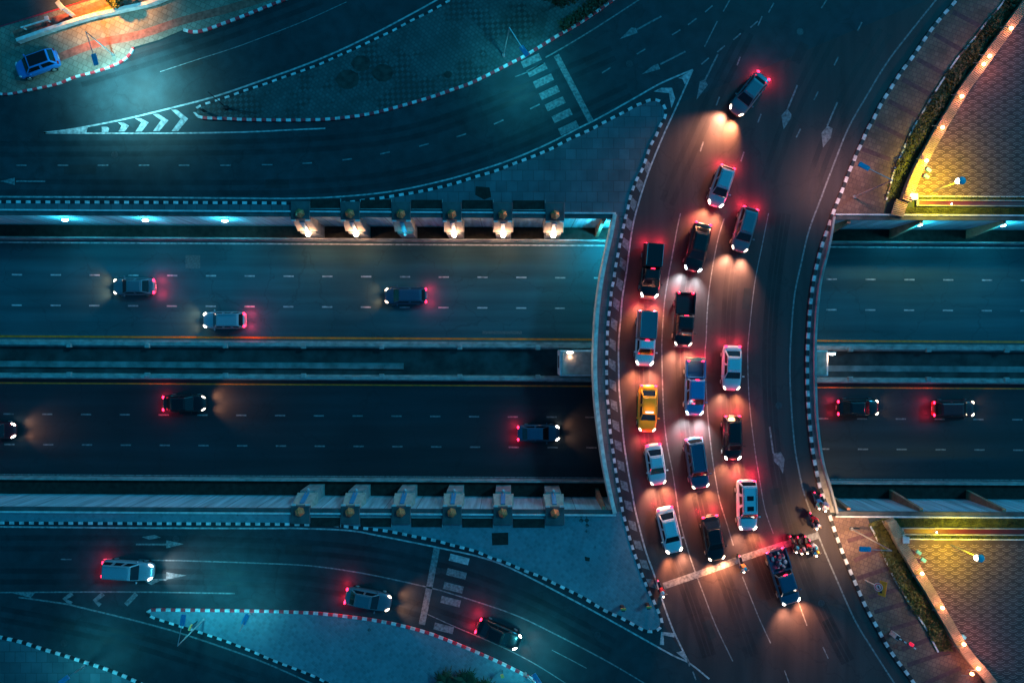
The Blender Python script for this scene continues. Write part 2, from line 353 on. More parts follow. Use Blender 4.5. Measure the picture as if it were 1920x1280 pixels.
# ------------------------------------------------------------------ pavements (raised slabs inside the kerbs)
def pavement(pts, mt, z=.12, name='pavement'):
    m = flat(); m.poly(pts, z); return struct(name, m, mt)
def wy(x, y0): return Vector((x, ty(y0, x)))
ni = K_NI[:K_NI.index((1171,415))]
a = spline(px(ni), .5)
pavement([*a, Vector(P(1171,415)).to_2d(), Vector(P(1170,408)).to_2d(), wy(10.6, NY), wy(-51, NY)], M_PAVE)
si = K_NI[K_NI.index((1167,957)):]
a = spline(px(si), .5)
pavement([wy(10.4, SY), *a, wy(-51, SY)][::-1], M_PAVE_S)
pavement([*spline(px(K_ISL), .5), *spline(px(K_ISLN), .5)[:-1]], M_PAVE_B, name='paved_island')
pavement([*spline(px(K_SI), .5), *spline(px(K_SIS), .5)[:-1]], M_PAVE_S, name='paved_island')
pavement([*spline(px(K_SW), .5), Vector((-34, -40)), Vector((-50, -40))], M_PAVE, name='pavement')
# north-west pavement and forecourt
pavement([*spline(px(K_NW2), .5), *[v.to_2d() for v in px([(300,76),(345,57)])], *spline(px(K_NW1), .5)[1:], *[v.to_2d() for v in px([(480,-60),(200,-10),(180,0),(100,22),(0,52),(-40,64)])]], M_SAND)
m = flat(); ribbon(m, spline(px([(105,112),(180,84),(265,66),(345,40),(430,18),(520,-10)]), .5), .75, .126); struct('red_paving_band', m, mat('red_tile', (.36, .1, .07), .8, noise=.4, scale=3))
m = flat(); ribbon(m, spline(px([(28,68),(80,48),(130,33),(185,12),(235,-6)]), .5), .8, .126); struct('red_paving_band', m, mat('red_tile', (.36, .1, .07), .8))
m = flat(); m.poly([v.to_2d() for v in px([(180,0),(100,22),(0,52),(-60,70),(-60,-60),(300,-60),(230,-14)])], .008); struct('side_road', m, asphalt('asphalt_side', (.05, .052, .055), (.3, .6)))
m = flat(); ribbon(m, spline(px([(-30,60),(0,52),(100,22),(180,-2),(240,-20)]), .5), .14, .135); struct('edge_line', m, mat('red_line', (.5, .03, .05), .6, noise=.3))

# east pavements
NE_D = [(1885,-6),(1872,15),(1850,40),(1815,85),(1792,112),(1762,157),(1740,192),(1722,222),(1702,257),(1690,287),(1677,315),(1668,345),(1660,376)]
NE_C = [(1935,-20),(1912,16),(1877,64),(1848,104),(1825,136),(1800,170),(1775,212),(1752,250),(1728,294),(1709,330),(1690,380)]
SE_D = [(1630,985),(1641,1005),(1650,1027),(1672,1077),(1690,1107),(1710,1140),(1735,1177),(1750,1207),(1757,1220)]
SE_C = [(1662,972),(1679,1010),(1697,1040),(1714,1070),(1735,1103),(1755,1138),(1775,1172),(1793,1203),(1815,1232),(1838,1258),(1862,1290)]
ke = spline(px(K_E[:K_E.index((1564,392))+1]), .5)
pavement([*ke[::-1], *[v.to_2d() for v in px([(1890,-32)])], *spline(px(NE_D), .5), *[v.to_2d() for v in px([(1655,406),(1562,406)])]], M_BRICK)
ke = spline(px(K_E[K_E.index((1557,972)):]), .5)
pavement([Vector(P(1556,966)).to_2d(), *ke, *[v.to_2d() for v in px([(1862,1312),(1843,1288)])], *spline(px(SE_C), .5)[::-1][6:-3], *[v.to_2d() for v in px([(1780,1225),(1768,1228),(1757,1222)])], *spline(px(SE_D), .5)[::-1], *[v.to_2d() for v in px([(1625,966)])]], M_BRICK)
# darker bands crossing the brown pavement
m = flat()
for a, b in (((1588,1013),(1640,998)),((1600,1050),(1655,1025)),((1606,1083),(1670,1062)),((1628,1118),(1700,1098)),((1638,1146),(1712,1125)),((1668,1178),(1730,1160)),((1690,1215),(1745,1195)),((1700,1245),(1790,1215)),((1720,1285),(1800,1250)),
             ((1615,280),(1668,300)),((1640,232),(1700,262)),((1664,190),(1725,222)),((1690,150),(1750,182)),((1718,112),(1778,145)),((1750,66),(1810,100)),((1785,24),(1845,55))):
    ribbon(m, [P(*a).to_2d(), P(*b).to_2d()], .42, .124)
struct('paving_band', m, mat('plum_pavers', (.105, .05, .055), .85, noise=.3, scale=4))
# plazas with raised fish-scale stone pattern
def plaza(poly_px, flip, box):
    m = flat(); pts = [v.to_2d() for v in px(poly_px)]; m.poly(pts, .10); o = struct('plaza', m, M_PLAZA)
    m = flat(); W_, h_ = 1.2, .36
    x0, x1, y0, y1 = box
    def inside(x, y):
        c = False; n = len(pts)
        for i in range(n):
            a, b = pts[i], pts[(i + 1) % n]
            if (a.y > y) != (b.y > y) and x < (b.x - a.x) * (y - a.y) / (b.y - a.y) + a.x: c = not c
        return c
    k = 0; y = y0
    while y < y1:
        x = x0 + (W_ / 2 if k % 2 else 0)
        while x < x1:
            if inside(x, y):
                for rr, wd, an in ((.54, .085, 54), (.31, .07, 60)):
                    n = 6; prev = None
                    for i in range(n + 1):
                        t = R(90 - an + 2 * an * i / n); sgn = -1 if flip else 1
                        c_, s_ = math.cos(t), math.sin(t) * sgn
                        cy = y - .14 * sgn
                        q = ((x + c_ * (rr - wd), cy + s_ * (rr - wd) * .72, .106), (x + c_ * rr, cy + s_ * rr * .72, .106))
                        if prev:
                            f = [prev[0], prev[1], q[1], q[0]]
                            m.face(f if not flip else f[::-1])
                        prev = q
            x += W_
        y += h_; k += 1
    m.build('scale_pattern', M_SCALE, o)
plaza([(1960,-60),*NE_C[::-1][::-1],(1709,330),(1697,369),(2050,371),(2050,-60)][1:], False, (36.5, 54, 13.3, 35))
plaza([*SE_C[2:],(1880,1330),(2050,1330),(2050,1011),(1688,1008)], True, (35.5, 54, -34.5, -18.7))

# ------------------------------------------------------------------ painted road markings
m = flat()
def line(pts, wd=.14, z=.012, mi=0, st=.5): ribbon(m, spline(px(pts, z), st), wd, z, mi)
def dash(cx, cy, dx, dy, wd=.13, z=.012, mi=0): ribbon(m, [P(cx - dx, cy - dy, z).to_2d(), P(cx + dx, cy + dy, z).to_2d()], wd, z, mi)
def shape(pts, z=.012, mi=0): m.poly(px(pts), z, mi)
line([(-60,368),(0,369),(240,370),(480,372),(560,372),(650,368),(740,358),(830,339),(900,319),(962,298),(1025,271),(1080,243),(1122,222),(1185,187),(1240,156),(1299,131)], .15)
line([(1299,131),(1282,170),(1264,210),(1243,256),(1217,320),(1197,382),(1185,432),(1175,507),(1167,557),(1164,595),(1160,640),(1160,690),(1161,730),(1164,765),(1169,822),(1177,877),(1186,927),(1192,960),(1210,1030),(1225,1072),(1242,1125),(1262,1180),(1291,1240)], .15)
line([(-60,986),(0,987),(240,989),(475,990),(560,990),(655,994),(717,1005),(817,1025),(905,1045),(967,1069),(1085,1130),(1185,1185),(1260,1227),(1292,1242),(1330,1272)], .15)
line([(1780,-36),(1755,0),(1715,50),(1665,115),(1625,180),(1590,242),(1560,317),(1540,370),(1517,432),(1502,495),(1490,552),(1484,620),(1481,690),(1484,765),(1490,835),(1497,877),(1507,922),(1519,957),(1537,1010),(1565,1077),(1602,1160),(1635,1215),(1677,1280),(1700,1315)], .15, mi=1)
line([(82,249),(125,244),(187,233),(250,220),(332,200),(400,182),(480,155),(592,114),(685,72),(780,22),(830,-6)], .16)
line([(82,249),(150,250),(300,250),(400,249),(480,247),(560,243),(610,241)], .14)
line([(1023,108),(1050,93),(1110,57),(1195,2),(1220,-16)], .13, mi=1); line([(966,144),(985,137),(1020,118)], .1, mi=1)
# gore blocks beside the west kerb of the crossing
gl = spline(px([(1246,230),(1237,250),(1222,290),(1206,328),(1187,382),(1177,430),(1167,500),(1157,560),(1152,600),(1149,640),(1148,690),(1150,740),(1154,790),(1160,840),(1168,895),(1178,945),(1190,1000),(1204,1045),(1216,1080),(1228,1110)]), .95)
for i in range(4, len(gl) - 2, 2):
    a, b = gl[i], gl[i + 1]; t = (b - a).normalized(); n = Vector((t.y, -t.x)); wd = .3
    if n.x < 0: n = -n
    q = [a - n * wd, b - n * wd + t * -.15, b + n * wd + t * .3, a + n * wd + t * .3]
    c = (q[1] - q[0]).cross(q[2] - q[0]) if False else 0
    m.poly(q, .011, 1)
# lane lines on the crossing
line([(1276,400),(1270,427),(1260,482),(1247,557),(1242,620),(1241,665),(1244,765),(1250,827),(1262,890),(1272,957),(1277,985),(1295,1047),(1320,1115),(1342,1172),(1374,1239)], .11, mi=1)
line([(1358,410),(1347,445),(1335,507),(1327,570),(1324,637),(1322,665),(1326,765),(1335,852),(1347,927),(1355,957),(1360,972),(1375,1022)], .10, mi=1)
line([(1392,1080),(1422,1155),(1445,1205)], .10, mi=1)
line([(1441,400),(1430,455),(1415,532),(1405,620),(1402,665),(1405,752),(1415,840),(1427,915),(1435,957),(1450,1000)], .09, mi=1)
dash(1505,1150,8,22,.1,mi=1); dash(1548,1223,5,11,.1,mi=1); dash(1476,1270,5,14,.1,mi=1)
# stop line
ribbon(m, [P(1244,1098).to_2d(), P(1320,1072).to_2d(), P(1400,1043).to_2d(), P(1465,1022).to_2d(), P(1534,1003).to_2d()], .62, .016, 1)
ribbon(m, [P(1043,104).to_2d(), P(1108,228).to_2d()], .55, .012, 1)
ribbon(m, [P(819,1027).to_2d(), P(806,1095).to_2d(), P(791,1170).to_2d()], .6, .012, 1)
for cx, cy in ((996,114),(1007,131),(1019,152),(1030,174),(1041,195),(1054,217),(1066,240)): dash(cx, cy, 17, -8, .68, mi=1)
for cx, cy in ((861,1048),(856,1075),(850,1101),(845,1127),(832,1177)): dash(cx, cy, 18, 4.5, .66, mi=0 if cy < 1060 else 1)
# dashes of the north frontage roads
for cx, cy, dx, dy in ((40,310,10,0),(118,310,10,0),(193,310,10,0),(270,310,10,0),(345,310,10,0),(423,310,10,0),(501,309,10,0),(576,306,9,-.5),(651,299,9,-1),(722,287,9,-2),(795,272,9,-2.5),(865,254,9,-3),(935,229,9,-4),(1003,200,9,-4.5),(1137,132,8,-5),(1202,97,8,-5),(1268,61,8,-5),(1298,41,8,-6),(1329,17,7,-6),(1322,115,7,-6),(1352,92,7,-6),(1382,69,7,-6),(1414,46,7,-6),
                       (1446,15,5,-9),(1425,40,4,-9),(1385,115,3,-8),(1424,222,3,-8),(1346,190,3,-8),(1316,275,3,-9),(1392,294,3,-9),(1545,8,5,-8),(1612,50,4,-8),(1568,115,4,-8),(1530,180,4,-8),(1497,250,4,-8),(1290,1240,3,8),(1302,1266,3,8)):
    dash(cx, cy, dx, dy, .13, mi=1)
dash(1333,64,12,-24,.12,mi=1); dash(1364,8,8,-14,.12,mi=1)
line([(300,135),(370,112),(430,93),(480,75),(570,40),(650,4)], .08, mi=1)
line([(260,1049),(360,1051),(480,1055),(580,1060),(680,1074),(797,1099),(855,1115),(960,1150),(1035,1185),(1135,1237),(1210,1281)], .12, mi=1)
line([(800,1150),(855,1175),(905,1196),(960,1221),(1010,1248),(1062,1281)], .09, mi=1)
line([(1035,1218),(1070,1236),(1100,1252)], .08, mi=1)
for cx in (124, 203): dash(cx, 1048, 10, 0, .12, mi=1)
line([(-50,1110),(0,1110),(240,1109),(440,1112)], .13, mi=1)
line([(35,1119),(120,1131),(155,1139),(262,1165),(350,1190),(480,1235),(577,1277),(610,1292)], .15, mi=1)
# chevrons
def chev(pts, wd, mi=0): ribbon(m, [P(*p).to_2d() for p in pts], wd, .0125, mi)
for (tx, y0, yt, y1, d) in ((347,206,223,246,26),(310,214,226,246,24),(273,222,230,247,20),(236,230,236,247,15),(199,238,241,248,9)):
    shape([(tx-d,y0),(tx-d+11,y0),(tx+6,yt),(tx-d+13,y1),(tx-d+1,y1),(tx-8,yt)], .0125)
shape([(84,248.5),(165,238),(162,249)], .0125)
chev([(136,1112),(121,1122),(134,1131)], .42, 1); chev([(194,1112),(178,1125),(188,1134)], .42, 1); chev([(256,1112),(236,1133)], .42, 1)
shape([(20,1110),(66,1110),(58,1120)], .0125, 1)
shape([(1299,131),(1272,147),(1280,149),(1284,159)], .0125); shape([(1225,172),(1240,165),(1260,165),(1266,185),(1259,203),(1254,175)], .0125)
chev([(1265,1190),(1242,1187),(1241,1208)], .4); shape([(1268,1222),(1281,1219),(1290,1240)], .0125)
# arrows
def arrow(t0, t1, head, mi=1): ribbon(m, [P(*t0).to_2d(), P(*t1).to_2d()], .16, .012, mi); shape(head, .0125, mi)
arrow((1240,31),(1194,56),[(1162,74),(1184,52),(1192,53),(1196,62)]); arrow((1285,97),(1238,121),[(1203,140),(1225,123),(1234,120),(1238,130)])
arrow((1346,102),(1322,150),[(1306,187),(1312,153),(1322,149),(1327,160)]); arrow((1495,160),(1477,204),[(1465,217),(1476,204),(1484,215),(1483,222),(1469,243)])
arrow((1570,192),(1551,236),[(1540,250),(1551,236),(1561,241),(1558,258),(1543,277)]); arrow((1443,800),(1450,850),[(1450,850),(1464,847),(1471,860),(1468,888),(1461,874),(1451,864)])
arrow((85,340),(30,340),[(0,340),(28,333),(28,347)]); arrow((255,1020),(312,1020),[(345,1019),(312,1012),(312,1027)]); shape([(266,1006),(290,1002),(302,1007),(280,1011)], .0125, 1)
arrow((256,1086),(312,1086),[(350,1078),(312,1072),(311,1086)]); shape([(270,1088),(300,1088),(284,1096)], .0125, 1)
o = m.build('road_markings', [M_WHITE, M_FAINT]); o['kind'] = 'structure'
# oil and rubber stains in the lanes, repair patches, covers
m = flat()
for pts in ([(1225,470),(1205,620),(1203,700),(1210,800),(1225,900),(1250,1000),(1290,1110),(1330,1230)],[(1310,420),(1292,520),(1280,640),(1284,760),(1300,880),(1325,990),(1365,1100),(1410,1230)],[(1395,400),(1372,520),(1364,650),(1368,780),(1385,900),(1410,1010),(1450,1120)],[(1470,400),(1448,560),(1442,700),(1452,850),(1480,980),(1530,1120),(1590,1240)]):
    l = spline(px(pts), .5); ribbon(m, offs(l, .45), .42, .0095); ribbon(m, offs(l, -.45), .42, .0095); ribbon(m, l, .28, .0105)
struct('tyre_stain', m, stainmat('rubber_film', (.012, .012, .014), .22, .3, .8))
m = flat()
for pts in ([(0,350),(300,352),(560,350),(760,330),(960,270),(1180,170)],[(0,280),(300,278),(560,272),(760,250),(940,190),(1150,100)],[(0,1018),(400,1020),(700,1040),(950,1110),(1150,1210)],[(0,1080),(400,1082),(650,1105),(900,1180)],[(150,150),(400,70),(600,-5)],[(1400,60),(1330,200),(1250,380)],[(1560,60),(1490,200),(1440,340)],[(1660,60),(1580,200),(1510,380)],[(0,1150),(250,1200),(480,1275)]):
    l = spline(px(pts), .6); ribbon(m, offs(l, .5), .5, .0095); ribbon(m, offs(l, -.5), .5, .0095)
struct('tyre_stain', m, stainmat('rubber_film_soft', (.012, .013, .014), .16, .3, .85))
m = flat()
for (cx, cy, w_, h_, a_) in ((150,318,60,18,0),(520,345,44,16,0),(720,120,34,20,-22),(360,120,40,14,-18),(1110,110,30,14,-28),(1350,240,16,34,20),(1500,100,18,40,28),(560,1030,50,18,2),(120,1170,40,18,14),(1400,560,14,40,5),(1455,930,18,30,-12),(1560,1180,20,44,-28),(1330,1180,16,36,-22),(700,1075,30,14,14)):
    c = P(cx, cy).to_2d(); ca, sa = math.cos(R(-a_)), math.sin(R(-a_))
    m.poly([c + Vector((x * ca - y * sa, x * sa + y * ca)) for x, y in ((-w_/40, -h_/40), (w_/40, -h_/40), (w_/40, h_/40), (-w_/40, h_/40))], .0085)
struct('repair_patch', m, asphalt('patch_asphalt', (.024, .028, .03), (.5, .5)))
m = flat()
for cx, cy in ((215,290),(640,345),(1180,120),(520,60),(330,1010),(820,1070),(120,1205),(1500,60),(1460,760),(1540,1130),(1120,1190)):
    c = P(cx, cy).to_2d(); m.poly([c + Vector((math.cos(t * .5236), math.sin(t * .5236))) * .33 for t in range(12)], .0108)
struct('manhole_cover', m, mat('cast_iron', (.07, .072, .075), .45, metal=.5, noise=.3))
# manhole patches on the pavements
m = flat(); shape([(892,350),(918,352),(921,370),(908,375),(891,366)], .125); shape([(922,998),(953,997),(953,1020),(923,1021)], .125); shape([(1096,1042),(1106,1044),(1105,1051),(1097,1050)], .126)
struct('asphalt_patch', m, M_SOIL)
m = flat()
for cx, cy, r in ((652,150,22),(718,138,20),(677,120,18),(840,141,8)): m.poly([P(cx + r * math.cos(t * .628) * (1 + .12 * math.sin(3 * t)), cy + r * .85 * math.sin(t * .628)).to_2d() for t in range(10)], .127)
struct('bare_soil_patch', m, mat('bare_earth', (.045, .048, .042), .95, noise=.5, scale=2))

# ------------------------------------------------------------------ underpass: markings
m = flat(); z = FL + .006
def tl(y0, wd, mi, x0=-300, x1=300): m.face([(x0, ty(y0 - wd / 2, x0), z), (x1, ty(y0 - wd / 2, x1), z), (x1, ty(y0 + wd / 2, x1), z), (x0, ty(y0 + wd / 2, x0), z)], mi)
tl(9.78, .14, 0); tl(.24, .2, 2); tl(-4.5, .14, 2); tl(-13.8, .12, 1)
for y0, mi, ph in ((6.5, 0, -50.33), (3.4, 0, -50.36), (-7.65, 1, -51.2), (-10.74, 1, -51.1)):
    for k in range(-12, 40):
        c = ph + 3.945 * k
        tl(y0, .15, mi, c - .52, c + .52)
m.build('lane_markings', [M_WHITE, M_FAINT, M_YEL])['kind'] = 'structure'
m = flat(); z = FL + .004; tl(7.9, 1.35, 0, -33.2, -31.7); tl(.9, .3, 0, -3, 1); struct('road_patch', m, mat('pale_patch', (.11, .12, .12), .8, noise=.3))

# ------------------------------------------------------------------ underpass: walls, barriers, verges
def run(mb, y0, y1, z0, z1, mi=0, x0=-200, x1=200):
    mb.hull8([(x0, ty(y0, x0), z0), (x1, ty(y0, x1), z0), (x1, ty(y1, x1), z0), (x0, ty(y1, x0), z0)],
             [(x0, ty(y0, x0), z1), (x1, ty(y0, x1), z1), (x1, ty(y1, x1), z1), (x0, ty(y1, x0), z1)], mi)
def wall(side, y_in, y_out, label):
    s = 1 if side == 'N' else -1
    t = thing('retaining_wall', label, 'wall', (0, y_in, FL))
    t.location = (0, 0, 0)
    m = MB(); run(m, min(y_in, y_out), max(y_in, y_out), FL, -.02); m.build('wall_face', M_WALL, t)
    m = MB()
    a, b = sorted((y_in - .04 * s, y_in + .34 * s)); run(m, a, b, -.021, .20, 0, -200, 9.4); run(m, a, b, -.021, .20, 0, 30.3, 200)
    m.build('coping', M_COND, t)
    m = MB(); a, b = sorted((y_in + .36 * s, y_in + .5 * s)); run(m, a, b, .13, .32, 0, -200, 9.7); run(m, a, b, .13, .32, 0, 30.2, 200); m.build('kerb_rail', M_CONL, t)
    return t
WN = wall('N', NY - .12, NY + 1.0, 'tall pale retaining wall along the upper side of the underpass')
WS = wall('S', SY + .12, SY - 1.0, 'tall pale retaining wall along the lower side of the underpass')
m = MB(); run(m, 10.36, NY - .16, FL, FL + .16); struct('verge', m, M_SOIL)
m = MB(); run(m, SY + .16, -14.24, FL, FL + .16); struct('verge', m, M_SOIL)
def barrier(y0, label, wd=.3, h=.8, ground=FL, grp='concrete barriers in the underpass'):
    t = thing('crash_barrier', label, 'barrier', (0, 0, 0), group=grp)
    m = MB(); run(m, y0 - wd, y0 + wd, ground, ground + .25); run(m, y0 - wd / 2, y0 + wd / 2, ground + .25, ground + h); m.build('barrier_body', M_CON, t)
    return t
barrier(10.2, 'thin concrete barrier at the foot of the upper retaining wall', .16); barrier(-14.08, 'thin concrete barrier at the foot of the lower retaining wall', .16)
B1 = barrier(-.42, 'pale median barrier beside the solid yellow line', .36, .85); B2 = barrier(-3.75, 'pale median barrier on the lower side of the median strip', .3, .85)
m = MB(); run(m, -3.5, -.75, FL, FL + .12); struct('median_strip', m, mat('median_earth', (.05, .052, .05), .95, noise=.6, scale=.6, bump=.4))
m = MB(); run(m, -2.85, -2.25, FL + .12, FL + .35, 0, -200, -11); run(m, -2.85, -2.25, FL + .12, FL + .2, 0, 31, 200); struct('median_slab', m, mat('median_concrete', (.2, .21, .2), .85, noise=.45, scale=.8))
for k in range(-2, 14):
    x = -44.5 + 7.85 * k
    for B, yy in ((B1, -.62), (B2, -3.55)):
        m = MB(); m.box((x, ty(yy, x), FL + .8), (.5, .45, .3)); m.build('barrier_block', M_CON, B, bevel=.05)
# pier heads under the bridge
def pier(x0, x1, label, slot):
    t = thing('bridge_pier', label, 'pier', ((x0 + x1) / 2, -2.1, FL))
    m = MB(); m.box((0, 0, 1.75), (x1 - x0, 2.5, 3.5)); o = m.build('pier_body', M_CONL, t, bevel=.12)
    if slot:
        m = MB(); m.box((-(x1 - x0) / 2 - .02, .1, 2.2), (.06, 1.2, 1.4)); m.build('niche', M_COND, t)
    m = MB(); m.box((0, 0, 3.56), (x1 - x0 - .5, 2.2, .12)); m.build('bearing_plate', mat('pier_top', (.4, .36, .3), .8, noise=.25, scale=2), t)
    return t
pier(4.6, 16, 'boxy concrete pier head poking out from under the left edge of the bridge', True); pier(24, 30.6, 'concrete pier head poking out from under the right edge of the bridge', False)

# bridge: deck, west walkway, parapets
BR = thing('bridge', 'curved concrete road bridge carrying queued cars over the underpass', 'bridge', (18, -2, 0)); BR.location = (0, 0, 0)
bw, be = spline(px(BW), .6), spline(px(BE), .6)
m = MB(); ol = [*bw, *be[::-1]]
m.poly(ol, -.005); m.poly(ol, -1.15)
n = len(ol)
for i in range(n):
    a, b = ol[i], ol[(i + 1) % n]; m.face([(a.x, a.y, -1.15), (b.x, b.y, -1.15), (b.x, b.y, -.005), (a.x, a.y, -.005)])
m.build('deck', M_CON, BR)
m = MB(); strip_solid(m, offs(bw, 0), .36, -1.2, .42); m.build('parapet', mat('parapet_paint', (.72, .68, .58), .7, noise=.3, scale=2), BR)
m = MB(); strip_solid(m, be, .22, -1.2, .42); m.build('parapet', M_CON, BR)
kk = spline(px([(1171,415),(1165,442),(1160,468),(1154,500),(1150,527),(1146,545),(1144,570),(1140,600),(1138,640),(1137,690),(1138,740),(1141,770),(1144,810),(1150,852),(1157,902),(1162,927),(1167,957)]), .6)
m = flat(); m.poly([*offs(bw, -.18), *kk[::-1]], .12); m.build('footway', paving('footway_pavers', (.12, .135, .14), (.08, .085, .09), .8, .8), BR)

# ------------------------------------------------------------------ pillars with bronze caps along both walls
def pillar(side, lit):
    s = 1 if side > 0 else -1
    t = bpy.data.objects.new('pillar', None); C.objects.link(t)
    # local frame: y grows away from the underpass, origin at the wall top
    m = MB(); m.box((0, .42 * s, .17), (1.78, 1.66, .4)); m.build('cap_block', M_COND, t, bevel=.04)
    m = MB(); Y = lambda v: v * s
    bot = [(-1.0, Y(-1.15), -2.1), (1.0, Y(-1.15), -2.1), (1.0, Y(-.1), -2.1), (-1.0, Y(-.1), -2.1)]
    top = [(-.82, Y(-.48), -.04), (.82, Y(-.48), -.04), (.82, Y(-.1), -.04), (-.82, Y(-.1), -.04)]
    if s < 0: bot, top = bot[::-1], top[::-1]
    m.hull8(bot, top); m.build('corbel', mat('corbel_concrete', (.5, .42, .34), .8, noise=.25, scale=2), t, bevel=.03)
    m = MB(); m.box((0, Y(-.72), -3.8), (1.5, 1.2, 3.4)); m.build('pier_shaft', M_CON, t, bevel=.03)
    m = MB(); rot = Matrix.Rotation(-math.atan2(.67, 2.06) * s, 3, 'X')
    m.box((0, Y(-.88), -1.05), (.42, .1, 1.9), rot=rot); m.build('lamp_channel', M_PANEL, t)
    m = MB(); m.tube((0, .1 * s, .37), (0, .1 * s, .62), .45, .43, 6); m.tube((0, .1 * s, .62), (0, .1 * s, .95), .43, .07, 6); m.build('bronze_finial', M_BRONZE, t)
    for q in (-.66, .66):
        m = MB(); m.box((q, Y(-.5), .22), (.42, .16, .1)); m.build('edge_plate', M_CONL, t)
    m = MB(); m.tube((0, Y(-.75), -.9), (0, Y(-1.3), -2.0), .05); m.tube((0, Y(-1.3), -2.0), (0, Y(-1.38), -2.3), .12, .16, 10)
    m.build('lamp_arm', M_STEEL, t)
    m = MB(); m.ball((0, Y(-1.42), -2.15), .24 if lit else .16, 12)
    m.build('lamp_globe', M_LAMPY if lit else M_HEADO, t, smooth=True)
    if lit: light('lamp_glow', 'POINT', (0, Y(-1.55), -1.75), 60, (1, .52, .3), t, .2); light('lamp_glow', 'SPOT', (0, Y(-1.5), -2.5), 110, (1, .46, .26), t, .2, spot=R(125), blend=1)
    elif s > 0: light('lamp_glow', 'POINT', (0, Y(-1.5), -1.7), 12, (.02, .7, 1.0), t, .25)
    return t
ords = ['first', 'second', 'third', 'fourth', 'fifth', 'sixth']
XP = [-19.75, -15.1, -10.35, -5.6, -.85, 4.0]
pl = pillar(1, True); pu = pillar(1, False); ps = pillar(-1, False)
fl_, fu_, fs_ = True, True, True
for i, x in enumerate(XP):
    if i == 2: o = pu
    elif fl_: o, fl_ = pl, False
    else: o = copy_tree(pl)
    if i != 2:
        for q in children(o):
            if q.type == 'LIGHT': q.data = q.data.copy(); q.data.energy *= (1.25, 1.0, 1, .8, 1.1, .9)[i]
    o.location = (x, ty(11.7, x), 0)
    tag(o, ('unlit pillar, third from the left on the upper wall, with bronze hexagonal finial' if i == 2 else ords[i] + ' pillar from the left on the upper wall, its warm lamp glowing'), 'pillar', 'bronze capped pillars along the underpass walls')
    if fs_: o, fs_ = ps, False
    else: o = copy_tree(ps)
    o.location = (x, ty(-15.85, x), 0)
    tag(o, ords[i] + ' unlit pillar from the left on the lower wall, bronze hexagonal finial', 'pillar', 'bronze capped pillars along the underpass walls')
for i in range(5):
    for s, yy, nm in ((1, 12.75, 'upper'), (-1, -16.95, 'lower')):
        xc = (XP[i] + XP[i + 1]) / 2; wd = XP[i + 1] - XP[i] - 1.9
        t = thing('planter_bed', 'dark sunken bed between the %s and %s pillars of the %s wall' % (ords[i], ords[i + 1], nm), 'planter', (xc, ty(yy, xc), .12), group='dark beds between the pillars')
        m = MB(); m.box((0, 0, .03), (wd, .85, .06)); m.build('soil', M_SOIL, t)
        m = MB(); m.box((0, -.46 * s, .07), (wd, .06, .14)); m.box((wd / 2 + .04, 0, .07), (.06, .98, .14)); m.build('rim', M_CON, t)
# buttress fins right of the bridge
for x, y, s, nm in ((31.6, NY, 1, 'nearest the bridge on the upper wall'), (38.4, NY, 1, 'in the middle of the right part of the upper wall'), (46.2, NY, 1, 'farthest right on the upper wall'), (8.6, NY, 1, 'at the left bridge corner of the upper wall'),
                     (31.6, SY, -1, 'nearest the bridge on the lower wall'), (38.4, SY, -1, 'in the middle of the right part of the lower wall'), (46.2, SY, -1, 'farthest right on the lower wall'), (8.6, SY, -1, 'at the left bridge corner of the lower wall')):
    m = MB(); yy = ty(y, x) - .12 * s
    a = [(x - .16, yy - .95 * s, FL), (x + .16, yy - .95 * s, FL), (x + .16, yy, FL), (x - .16, yy, FL)]
    b = [(x - .16, yy - .3 * s, -.05), (x + .16, yy - .3 * s, -.05), (x + .16, yy, -.05), (x - .16, yy, -.05)]
    if s < 0: a, b = a[::-1], b[::-1]
    m.hull8(a, b); o = m.build('buttress', mat('terracotta_render', (.5, .24, .14), .8, noise=.25, scale=2)); tag(o, 'terracotta buttress fin ' + nm, 'buttress', 'buttress fins on the underpass walls')
# wall lamps
def wall_lamp():
    t = bpy.data.objects.new('wall_lamp', None); C.objects.link(t)
    m = MB(); m.box((0, 0, 0), (.7, .12, .3)); m.build('backplate', M_STEEL, t)
    m = MB(); m.ball((0, -.14, 0), 1, 12, sc=(.33, .14, .12)); m.build('lens', M_LAMPW, t, smooth=True)
    light('lamp_glow', 'POINT', (0, -.6, .0), 230, (.02, .66, 1.0), t, .2)
    return t
wl = wall_lamp(); first = True
for x, lb, s in ((-42.8, 'leftmost white lamp on the upper retaining wall', 1), (-35.1, 'second white lamp from the left on the upper retaining wall', 1), (-27.5, 'white wall lamp just left of the first glowing pillar', 1), (9.8, 'small lamp on the upper wall at the left bridge corner', 9), (39.0, 'white lamp on the upper wall right of the bridge', 1), (47.0, 'rightmost white lamp on the upper wall at the picture edge', 1)):
    o = wl if first else copy_tree(wl); first = False
    o.location = (x, ty(NY - .18, x), -1.4); tag(o, lb, 'wall lamp', 'white lamps on the retaining wall')
    if s == 9:
        for q in children(o):
            if q.type == 'LIGHT': q.data = q.data.copy(); q.data.energy = 1200; q.location = (0, -1.2, -.2)
for x, y, lb in ((5.6, -.9, 'small lamp on top of the left pier head'), (30.9, -1.05, 'bright lamp beside the right pier head')):
    o = copy_tree(wl); o.location = (x, y, -1.9)
    for q in children(o):
        if q.type == 'LIGHT': q.data = q.data.copy(); q.data.energy = 60; q.data.color = (1, .6, .4)
    tag(o, lb, 'wall lamp', 'white lamps on the retaining wall')

